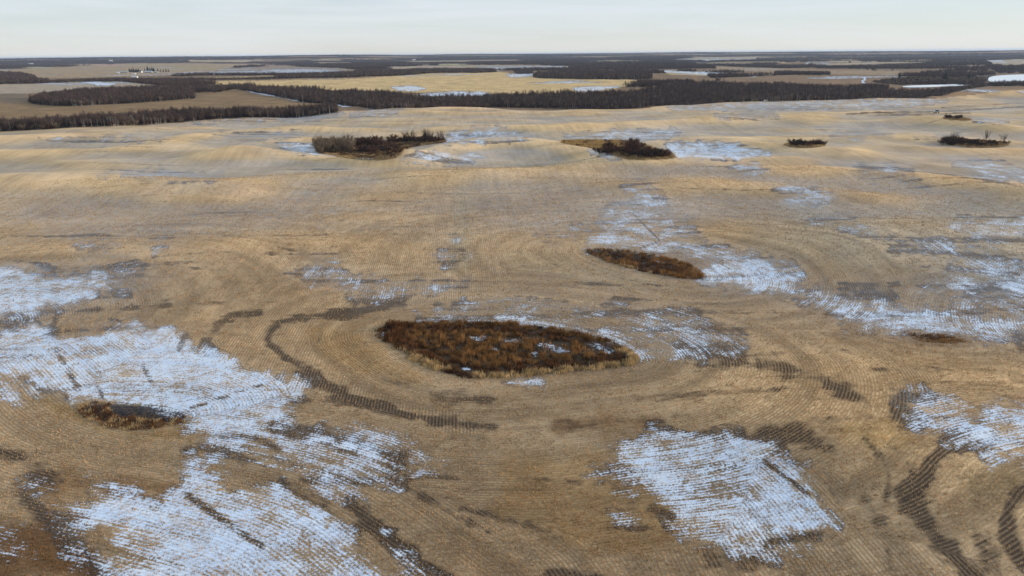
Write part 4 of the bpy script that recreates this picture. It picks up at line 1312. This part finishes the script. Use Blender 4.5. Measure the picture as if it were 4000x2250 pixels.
TGRP = {'w1': 'aspens of the field edge strip', 'w2': 'aspens of the oval grove', 'w3': 'aspens of the valley wood'}
for nm, ids in taken.items():
    pts, idx, scl = wood_pts[nm]
    for i in ids:
        k = [0, 1, 2, 0, 3, 1][idx[i] % 6]
        two_part('aspen_tree', 'trunk', TREES[k][0], 'crown', TREES[k][1], tuple(pts[i]), random.uniform(0, 6.28), (float(scl[i][0]), float(scl[i][2])), '%s bare aspen with %s trunk %s' % ('tall' if scl[i][2] > 0.95 else 'low' if scl[i][2] < 0.72 else 'middling', 'dark' if k == 3 else 'pale', TLAB[nm]), 'tree', TGRP[nm])
    m = np.ones(len(pts), bool); m[ids] = False
    wood_pts[nm] = [pts[m], idx[m], scl[m]]
for nm, (pts, idx, scl) in wood_pts.items():
    mass('aspen_wood' if nm in ('w1', 'w2', 'w3', 'w4', 'w5') else 'brush_belt', pts, idx, scl, GT, WLAB[nm], 'wood' if nm in ('w1', 'w2', 'w3', 'w4', 'w5') else 'brush')

# far woods beyond the named ones
def far_woods():
    n = 520000
    az = RNG.uniform(rad(-44), rad(44), n)
    r = 1150 * (14000 / 1150) ** RNG.uniform(0, 1, n)
    x, y = r * np.sin(az), r * np.cos(az)
    z = height(x, y); u, v = project(x, y, z)
    k = ((far_wood_noise(x, y) > 0) | in_px(u, v, FARWOOD)) & ~in_far_field(u, v)
    k &= sdist(x, y, lake_xy)[0] > 25
    for p in WOOD_XY.values():
        k &= sdist(x, y, p)[0] > 0
    x, y, z, r = x[k], y[k], z[k], r[k]
    m = min(len(x), 190000)
    x, y, z, r = x[:m], y[:m], z[:m], r[:m]
    wide = 1.0 + r / 3600
    hs = RNG.uniform(0.6, 0.95, m)
    idx = np.where(RNG.uniform(0, 1, m) < 0.25, RNG.choice([6, 8, 9], m), RNG.integers(3, 6, m))
    mass('distant_wood', np.column_stack([x, y, z]), idx, np.stack([hs * wide, hs * wide, hs * 1.05], 1), GT, 'distant leafless woods in dark bands towards the horizon')
    return m
N_FW = far_woods()

# --- shrub thickets in the field
SHADE = {'grey': 'tan', 'red': 'dark red', 'dark': 'blackish', 'thin': 'thin grey'}
def shrubs(spec, label, group):
    for (u, v, kind, sc, hs) in spec:
        g = ground(u, v)[0]
        sm, cm = SHRUBS[kind][random.randrange(3)]
        size = 'large' if sc > 1.12 else 'small' if sc < 0.95 else 'medium'
        two_part('willow_shrub', 'stems', sm, 'twigs', cm, tuple(g), random.uniform(0, 6.28), (sc, sc * hs), '%s %s leafless %s' % (size, SHADE[kind], label), 'shrub', group)
rs = random.Random(5)
sp = []
for k in range(24): sp.append((rs.uniform(802, 880), rs.uniform(368, 387), 'grey', rs.uniform(0.9, 1.3), 1.1))
shrubs(sp, 'willow in the thick end of the largest thicket', 'tan willows of the largest thicket')
sp = []
for k in range(14): sp.append((rs.uniform(900, 955), rs.uniform(359, 366), 'red', rs.uniform(1.0, 1.3), 1.0))
for k in range(16): sp.append((rs.uniform(885, 1000), rs.uniform(368, 388), 'red' if k % 2 else 'dark', rs.uniform(0.9, 1.3), 1.0))
for k in range(20): sp.append((rs.uniform(960, 1115), rs.uniform(350, 361), 'dark' if k % 2 else 'red', rs.uniform(0.9, 1.2), 0.85))
shrubs(sp, 'willow in the middle of the largest thicket', 'red willows of the largest thicket')
sp = []
for k in range(4): sp.append((rs.uniform(1018, 1044), rs.uniform(349, 354), 'thin', rs.uniform(1.0, 1.3), 1.0))
for k in range(7): sp.append((rs.uniform(1066, 1116), rs.uniform(349, 356), 'thin', rs.uniform(1.0, 1.4), 1.05))
shrubs(sp, 'upright bush at the narrow end of the largest thicket', 'thin bushes of the largest thicket')
sp = []
for k in range(6): sp.append((rs.uniform(1580, 1612), rs.uniform(362, 376), 'red', rs.uniform(0.9, 1.1), 1.15))
for k in range(22): sp.append((rs.uniform(1500, 1612), rs.uniform(370, 394), 'red' if k % 3 else 'dark', rs.uniform(0.8, 1.1), 0.8))
for k in range(16): sp.append((rs.uniform(1608, 1678), rs.uniform(384, 397), 'dark' if k % 2 else 'red', rs.uniform(0.85, 1.1), 0.85))
shrubs(sp, 'willow in the clump beside the golden grass slough', 'willows of the dark clump')
sp = []
for k in range(18): sp.append((rs.uniform(1988, 2070), rs.uniform(362, 369.5), 'dark' if k % 3 else 'red', rs.uniform(0.75, 1.0), 0.9))
shrubs(sp, 'low willow in the small oval clump', 'willows of the small oval clump')
sp = []
for k in range(12): sp.append((rs.uniform(2372, 2420), rs.uniform(357, 366), 'dark' if k % 2 else 'red', rs.uniform(0.9, 1.2), 1.1))
for k in range(14): sp.append((rs.uniform(2415, 2532), rs.uniform(358, 368), 'dark', rs.uniform(0.7, 1.0), 0.8))
shrubs(sp, 'willow in the clump with two thin trees', 'willows of the clump with thin trees')
shrubs([(2482, 357, 'thin', 1.2, 1.1), (2524, 359, 'thin', 1.0, 1.0), (2398, 354, 'thin', 1.0, 1.0)], 'bush rising above the dark clump', 'thin bushes above the dark clump')
sp = [(rs.uniform(2374, 2412), rs.uniform(297, 300), 'dark', rs.uniform(0.8, 1.1), 0.8) for k in range(5)]
shrubs(sp, 'low bush on the narrow strip beside the snow hollow', 'bushes of the narrow strip')
sp = [(2375, 283.5, 'dark', 0.5, 1.0)]
M_RUSTTW = plain('rust_twigs', (0.17, 0.075, 0.03), 0.95, 0.3, 0.5)
sm, cm = shrub_meshes('bush', 2.0, 2.4, trng, 30, 700, 0.06)
sm.materials.append(M_BARKD); cm.materials.append(M_RUSTTW)
g = ground(986, 826)[0]
two_part('willow_shrub', 'stems', sm, 'twigs', cm, tuple(g), 1.0, (1.0, 1.0), 'round rust brown bush at the tip of the large lens-shaped slough', 'shrub', None)

# --- spruces
def spruce_meshes(h, w, rng):
    co, fa = [], []
    tube(co, fa, [(0, 0, -0.3), (0, 0, h * 0.5), (0, 0, h)], [0.22, 0.14, 0.02], 5)
    tm = bpy.data.meshes.new('spruce_trunk'); tm.from_pydata(co, [], fa); tm.update()
    cc, cf = [], []
    tiers = 16
    for t in range(tiers):
        f = t / (tiers - 1); zz = h * (0.08 + 0.9 * f); rr = w * (1 - f) ** 0.85 * rng.uniform(0.85, 1.15) + 0.12
        nb = 11 if f < 0.7 else 7
        for k in range(nb):
            a = 2 * math.pi * (k + rng.uniform(-.3, .3)) / nb
            ln = rr * rng.uniform(0.75, 1.15); hw = 0.16 * ln + 0.14
            d = (math.cos(a), math.sin(a)); s = (-d[1], d[0])
            b = len(cc)
            cc.extend([(d[0] * 0.05, d[1] * 0.05, zz + 0.25), (d[0] * ln * 0.6 + s[0] * hw, d[1] * ln * 0.6 + s[1] * hw, zz - 0.1 * ln), (d[0] * ln, d[1] * ln, zz - 0.28 * ln), (d[0] * ln * 0.6 - s[0] * hw, d[1] * ln * 0.6 - s[1] * hw, zz - 0.1 * ln),
                       (d[0] * ln * 0.5, d[1] * ln * 0.5, zz - 0.55 * ln - 0.2)])
            cf.extend([(b, b + 1, b + 2, b + 3), (b, b + 2, b + 4)])
    cm = bpy.data.meshes.new('spruce_crown'); cm.from_pydata(cc, [], cf); cm.update()
    return tm, cm
M_SPRUCE = plain('spruce_needles', (0.022, 0.034, 0.024), 0.9, 0.35, 0.7)
SPR = []
for k in range(3):
    tm, cm = spruce_meshes(11 + k, 2.6, trng); tm.materials.append(M_BARKD); cm.materials.append(M_SPRUCE); SPR.append((tm, cm))
def spruce(u, v, sc, label, group, wide=1.0):
    g = ground(u, v)[0]; tm, cm = SPR[random.randrange(3)]
    two_part('spruce_tree', 'trunk', tm, 'crown', cm, tuple(g), random.uniform(0, 6.28), (sc * wide, sc), label, 'tree', group)
for u in (326, 331, 336, 341, 345, 349): spruce(u, 181 + rs.uniform(-0.6, 0.6), rs.uniform(1.0, 1.35), 'dark spruce in the row beside the small dark-roofed house', 'spruces left of the farm', 1.3)
spruce(365, 180, 1.2, 'slender dark spruce alone between the two farmhouses', None, 0.8)
for u in (372, 378, 383, 387): spruce(u, 179.5 + rs.uniform(-0.5, 0.5), rs.uniform(1.35, 1.75), 'tall dark spruce behind the long farmhouse', 'tall spruces behind the farmhouse', 1.3)
for u in (397, 404, 411, 418, 424): spruce(u, 180.5 + rs.uniform(-0.5, 0.5), rs.uniform(0.8, 1.1), 'low dark spruce of the shelterbelt running away from the farmhouse', 'shelterbelt spruces', 1.4)
spruce(2262, 200, 1.3, 'dark spruce alone on the brushy bank above the frozen creek', None)
for u, s in ((2372, 1.0), (2378, 1.7)): spruce(u, 202, s, 'dark spruce of the pair on the brushy bank', 'spruce pair on the bank')
spruce(2436, 199, 1.2, 'dark spruce on the wooded bank beside the frozen lake', None)

# ------------------------------------------------------------------ buildings, poles and machines (small, far away)
def box_mesh(name, boxes):
    co, fa = [], []
    for (x0, y0, z0, x1, y1, z1) in boxes:
        b = len(co)
        co += [(x0, y0, z0), (x1, y0, z0), (x1, y1, z0), (x0, y1, z0), (x0, y0, z1), (x1, y0, z1), (x1, y1, z1), (x0, y1, z1)]
        fa += [(b, b + 3, b + 2, b + 1), (b + 4, b + 5, b + 6, b + 7), (b, b + 1, b + 5, b + 4), (b + 1, b + 2, b + 6, b + 5), (b + 2, b + 3, b + 7, b + 6), (b + 3, b, b + 4, b + 7)]
    me = bpy.data.meshes.new(name); me.from_pydata(co, [], fa); me.update()
    return me
def gable(name, lx, ly, z0, rise, over=0.4, th=0.18):
    x, y = lx / 2 + over, ly / 2 + over
    co = []
    for dz in (0, th):
        co += [(-x, -y, z0 + dz), (x, -y, z0 + dz), (x, 0, z0 + rise + dz), (-x, 0, z0 + rise + dz), (-x, y, z0 + dz), (x, y, z0 + dz)]
    fa = [(0, 3, 2, 1), (3, 4, 5, 2), (6, 7, 8, 9), (9, 8, 11, 10), (0, 1, 7, 6), (4, 10, 11, 5), (0, 6, 9, 3), (3, 9, 10, 4), (1, 2, 8, 7), (2, 5, 11, 8)]
    me = bpy.data.meshes.new(name); me.from_pydata(co, [], fa); me.update()
    return me
M_WHITE = plain('white_siding', (0.72, 0.71, 0.68), 0.7, 0.06, 0.6)
M_GREYW = plain('grey_siding', (0.36, 0.36, 0.36), 0.7, 0.08, 0.6)
M_ROOFG = plain('grey_metal_roof', (0.38, 0.40, 0.43), 0.5, 0.08, 0.4)
M_ROOFD = plain('dark_shingles', (0.07, 0.075, 0.09), 0.85, 0.15, 0.8)
M_GLASS = plain('window_glass', (0.03, 0.04, 0.05), 0.15)
M_WOODB = plain('weathered_boards', (0.33, 0.28, 0.23), 0.9, 0.2, 1.5)
M_DARKM = plain('dark_steel', (0.07, 0.075, 0.085), 0.5, 0.1, 1)
M_LIGHTM = plain('pale_steel', (0.55, 0.62, 0.68), 0.4, 0.08, 1)
M_RUBBER = plain('black_rubber', (0.02, 0.02, 0.02), 0.8)

def house(u, v, lx, ly, hh, rise, rz, wall, roof, label, name='farmhouse', wins=4, door=True, chimney=False, group=None):
    g = ground(u, v)[0]
    e = bpy.data.objects.new(name, None); COL.objects.link(e); e.location = (g[0], g[1], g[2] - 0.2); e.rotation_euler = (0, 0, rz)
    e['label'] = label; e['category'] = 'house' if 'house' in name else 'shed'
    if group: e['group'] = group
    w = box_mesh('wall', [(-lx / 2, -ly / 2, 0, lx / 2, ly / 2, hh)])
    # gable ends
    gm = bpy.data.meshes.new('gable'); gm.from_pydata([(-lx / 2, -ly / 2, hh), (-lx / 2, ly / 2, hh), (-lx / 2, 0, hh + rise), (lx / 2, -ly / 2, hh), (lx / 2, ly / 2, hh), (lx / 2, 0, hh + rise)], [], [(0, 2, 1), (3, 4, 5)]); gm.update()
    link('wall', w, wall, e); link('gable_wall', gm, wall, e)
    ro = link('roof', gable('roof', lx, ly, hh + 0.02, rise), roof, e)
    if chimney: link('chimney', box_mesh('chimney', [(lx * 0.2, -0.4, hh + rise * 0.6, lx * 0.2 + 0.8, 0.4, hh + rise + 1.0)]), M_GREYW, ro)
    for k in range(wins):
        cx = -lx / 2 + lx * (k + 0.5) / wins
        f = link('window', box_mesh('window', [(cx - 0.65, -ly / 2 - 0.06, 1.0, cx + 0.65, -ly / 2 + 0.02, 2.2)]), M_WHITE, e)
        link('pane', box_mesh('pane', [(cx - 0.55, -ly / 2 - 0.09, 1.1, cx + 0.55, -ly / 2 - 0.05, 2.1)]), M_GLASS, f)
    if door:
        cx = -lx / 2 + lx * (max(wins, 1)) / (max(wins, 1) + 1) * 0.5
        link('door', box_mesh('door', [(cx - 0.5, -ly / 2 - 0.10, 0.1, cx + 0.5, -ly / 2 + 0.02, 2.15)]), M_DARKM, e)
    return e
house(374, 183, 22, 10, 3.0, 3.2, 0.1, M_GREYW, M_ROOFG, 'long grey-roofed farmhouse in front of the tall spruces', chimney=True)
house(354, 182.5, 10, 8, 3.2, 3.4, -0.2, M_WHITE, M_ROOFD, 'small dark-roofed house between the spruces', wins=2)
house(394, 183, 9, 8, 2.8, 2.2, 0.0, M_GREYW, M_ROOFG, 'small grey garage beside the long farmhouse', name='farm_shed', wins=1)
house(310, 183, 32, 9, 3.2, 1.8, 0.05, M_GREYW, M_ROOFG, 'long low grey shed behind the brush left of the farm', name='farm_shed', wins=3)
house(298, 185, 8, 6, 2.6, 1.6, 0.3, M_WHITE, M_WHITE, 'small white shed at the end of the farm brush', name='farm_shed', wins=1)
house(337, 187, 11, 6, 2.4, 1.4, 0.1, M_WHITE, M_WHITE, 'low white shed in the yard before the farmhouse', name='farm_shed', wins=1)
house(339, 195.5, 14, 7, 2.6, 1.5, 0.0, M_WHITE, M_WHITE, 'white shed standing alone below the farm', name='farm_shed', wins=2)
house(449, 188, 9, 6, 2.6, 2.0, 0.2, M_WHITE, M_ROOFD, 'white cabin by the brush right of the farm', name='farm_shed', wins=1)
house(279, 154.5, 26, 12, 6, 5, 0.0, M_WHITE, M_WHITE, 'white house far off among the woods on the horizon', wins=3)
house(78, 161.5, 34, 12, 4, 3, 0.0, M_WHITE, M_WHITE, 'long white barn before the dark distant woods', name='farm_shed', wins=2)
house(1042, 152, 26, 12, 5, 4, 0.0, M_WHITE, M_WHITE, 'white house on the wooded far hills', wins=3)

def farm_truck(u, v, rz, mat, label, group):
    g = ground(u, v)[0]
    e = bpy.data.objects.new('parked_vehicle', None); COL.objects.link(e); e.location = tuple(g); e.rotation_euler = (0, 0, rz)
    e['label'] = label; e['category'] = 'vehicle'; e['group'] = group
    link('body', box_mesh('body', [(-2.5, -0.95, 0.45, 2.5, 0.95, 1.15)]), mat, e)
    cabm = bpy.data.meshes.new('cab'); cabm.from_pydata([(-0.9, -0.9, 1.152), (1.3, -0.9, 1.152), (1.3, 0.9, 1.152), (-0.9, 0.9, 1.152), (-0.7, -0.75, 1.85), (0.7, -0.75, 1.85), (0.7, 0.75, 1.85), (-0.7, 0.75, 1.85)], [], [(4, 5, 6, 7), (0, 1, 5, 4), (1, 2, 6, 5), (2, 3, 7, 6), (3, 0, 4, 7)]); cabm.update()
    link('cab', cabm, M_GLASS, e)
    link('cab_roof', box_mesh('cab_roof', [(-0.72, -0.77, 1.852, 0.72, 0.77, 1.92)]), mat, e)
    for sx in (-1.6, 1.6):
        for sy in (-0.9, 0.9): wheel(e, sx, sy, 0.42, 0.25)
def wheel(e, x, y, r, w):
    co, fa = [], []
    n = 14
    for s in (-1, 1):
        for k in range(n):
            a = 2 * math.pi * k / n; co.append((x + r * math.cos(a), y + s * w / 2, r + r * math.sin(a)))
    for k in range(n): fa.append((k, (k + 1) % n, n + (k + 1) % n, n + k))
    fa.append(tuple(range(n))[::-1]); fa.append(tuple(range(n, 2 * n)))
    me = bpy.data.meshes.new('wheel'); me.from_pydata(co, [], fa); me.update()
    link('wheel', me, M_RUBBER, e)
for u, v, rz in ((381, 186, 0.2), (389, 185.6, -0.4), (393, 186.4, 0.9), (371, 186.5, 1.2)):
    farm_truck(u, v, rz, M_WHITE, 'white vehicle parked before the long farmhouse', 'vehicles parked in the farmyard')

# hunting blind at the field edge
g = ground(1925, 258.2)[0]
hb = bpy.data.objects.new('hunting_blind', None); COL.objects.link(hb); hb.location = (g[0], g[1], g[2]); hb.rotation_euler = (0, 0, 0.25)
hb['label'] = 'small pale wooden blind on posts at the edge of the valley wood'; hb['category'] = 'hut'
M_BLIND = plain('pale_boards', (0.58, 0.54, 0.48), 0.9, 0.15, 1.5)
for sx in (-1.2, 1.2):
    for sy in (-0.9, 0.9): link('post', box_mesh('post', [(sx - 0.09, sy - 0.09, -0.3, sx + 0.09, sy + 0.09, 1.5)]), M_BLIND, hb)
wl = link('wall', box_mesh('wall', [(-1.4, -1.1, 1.5, 1.4, 1.1, 2.7)]), M_BLIND, hb)
link('opening', box_mesh('opening', [(-0.5, -1.14, 1.7, 0.6, -1.08, 2.4)]), M_GLASS, wl)
rm = bpy.data.meshes.new('roof'); rm.from_pydata([(-1.7, -1.4, 3.3), (1.7, -1.4, 2.75), (1.7, 1.4, 2.75), (-1.7, 1.4, 3.3), (-1.7, -1.4, 3.42), (1.7, -1.4, 2.87), (1.7, 1.4, 2.87), (-1.7, 1.4, 3.42)], [], [(0, 3, 2, 1), (4, 5, 6, 7), (0, 1, 5, 4), (1, 2, 6, 5), (2, 3, 7, 6), (3, 0, 4, 7)]); rm.update()
link('roof', rm, M_GREYW, hb)

# farm implement left on the bare strip
g = ground(2355, 285)[0]
im = bpy.data.objects.new('farm_implement', None); COL.objects.link(im); im.location = tuple(g); im.rotation_euler = (0, 0, 0.3)
im['label'] = 'small grey and pale farm implement left on the bare dark strip'; im['category'] = 'machine'
link('frame', box_mesh('frame', [(-2.2, -0.9, 0.7, 2.2, -0.7, 0.9), (-2.2, 0.7, 0.7, 2.2, 0.9, 0.9), (-2.2, -0.7, 0.7, -2.0, 0.7, 0.9), (2.0, -0.7, 0.7, 2.2, 0.7, 0.9)]), M_DARKM, im)
hm = bpy.data.meshes.new('hopper'); hm.from_pydata([(-0.4, -0.5, 0.92), (0.8, -0.5, 0.92), (0.8, 0.5, 0.92), (-0.4, 0.5, 0.92), (-0.9, -1.1, 2.6), (1.5, -1.1, 2.6), (1.5, 1.1, 2.6), (-0.9, 1.1, 2.6)], [], [(0, 3, 2, 1), (4, 5, 6, 7), (0, 1, 5, 4), (1, 2, 6, 5), (2, 3, 7, 6), (3, 0, 4, 7)]); hm.update()
link('hopper', hm, M_DARKM, im)
co, fa = [], []
tube(co, fa, [(-2.2, 0, 0.9), (-0.8, 0, 2.4), (-0.2, 0, 3.1)], [0.22, 0.22, 0.2], 8)
am = bpy.data.meshes.new('auger'); am.from_pydata(co, [], fa); am.update(); link('auger', am, M_LIGHTM, im)
link('panel', box_mesh('panel', [(-1.6, -1.16, 0.92, -0.1, -1.0, 1.5)]), M_LIGHTM, im)
for sx in (-1.4, 1.4):
    for sy in (-1.1, 1.1): wheel(im, sx, sy, 0.5, 0.3)

# utility poles by the snowy track
def pole(u, v):
    g = ground(u, v)[0]
    e = bpy.data.objects.new('utility_pole', None); COL.objects.link(e); e.location = tuple(g)
    e['label'] = 'wooden utility pole beside the snowy track at the pasture corner'; e['category'] = 'utility pole'; e['group'] = 'utility poles by the track'
    co, fa = [], []; tube(co, fa, [(0, 0, -0.5), (0, 0, 8.5)], [0.17, 0.12], 7)
    me = bpy.data.meshes.new('shaft'); me.from_pydata(co, [], fa); me.update(); link('shaft', me, M_WOODB, e)
    link('crossarm', box_mesh('crossarm', [(-1.0, -0.16, 7.7, 1.0, -0.02, 7.85)]), M_WOODB, e)
    for sx in (-0.9, 0.9): link('insulator', box_mesh('insulator', [(sx - 0.06, -0.14, 7.852, sx + 0.06, -0.03, 8.05)]), M_WHITE, e)
for u, v in ((725, 267), (762, 259)): pole(u, v)

# field stones heaped at the thicket
M_STONE = plain('field_stone', (0.42, 0.41, 0.40), 0.9, 0.25, 2.0)
def stone_mesh(rng):
    import bmesh
    bm = bmesh.new(); bmesh.ops.create_icosphere(bm, subdivisions=1, radius=0.5)
    for v in bm.verts: v.co *= rng.uniform(0.75, 1.2); v.co.z *= 0.7
    me = bpy.data.meshes.new('stone'); bm.to_mesh(me); bm.free(); return me
for k in range(14):
    u = rs.uniform(892, 942); g = ground(u, 400.5 + rs.uniform(-1.5, 1.5))[0]
    o = link('field_stone', stone_mesh(trng), M_STONE, label='pale field stone in the heap at the foot of the largest thicket', cat='stone', group='heap of field stones', loc=(g[0], g[1], g[2] + 0.12))
    s = rs.uniform(0.7, 1.4); o.scale = (s, s, s); o.rotation_euler = (0, 0, rs.uniform(0, 6))

# ------------------------------------------------------------------ haze
hz = box_mesh('haze', [(-36000, -34500, gz.min() - 2.0, 36000, 36000, max(CAM_H + 6.0, gz.max() + 16.0))])
hm_ = bpy.data.materials.new('haze_air'); hm_.use_nodes = True
ht = hm_.node_tree; ht.nodes.clear()
ho = ht.nodes.new('ShaderNodeOutputMaterial'); hv = ht.nodes.new('ShaderNodeVolumePrincipled')
hv.inputs['Color'].default_value = (0.60, 0.75, 1.0, 1); hv.inputs['Density'].default_value = 3.2e-5; hv.inputs['Anisotropy'].default_value = 0.2
ht.links.new(hv.outputs['Volume'], ho.inputs['Volume'])
USE_HAZE = True
if USE_HAZE: link('haze', hz, hm_, label='thin blue haze over the distant country', cat='haze', kind='stuff')
print('stubble tufts', N_ST, 'far trees', N_FW, 'z', gz.min(), gz.max())
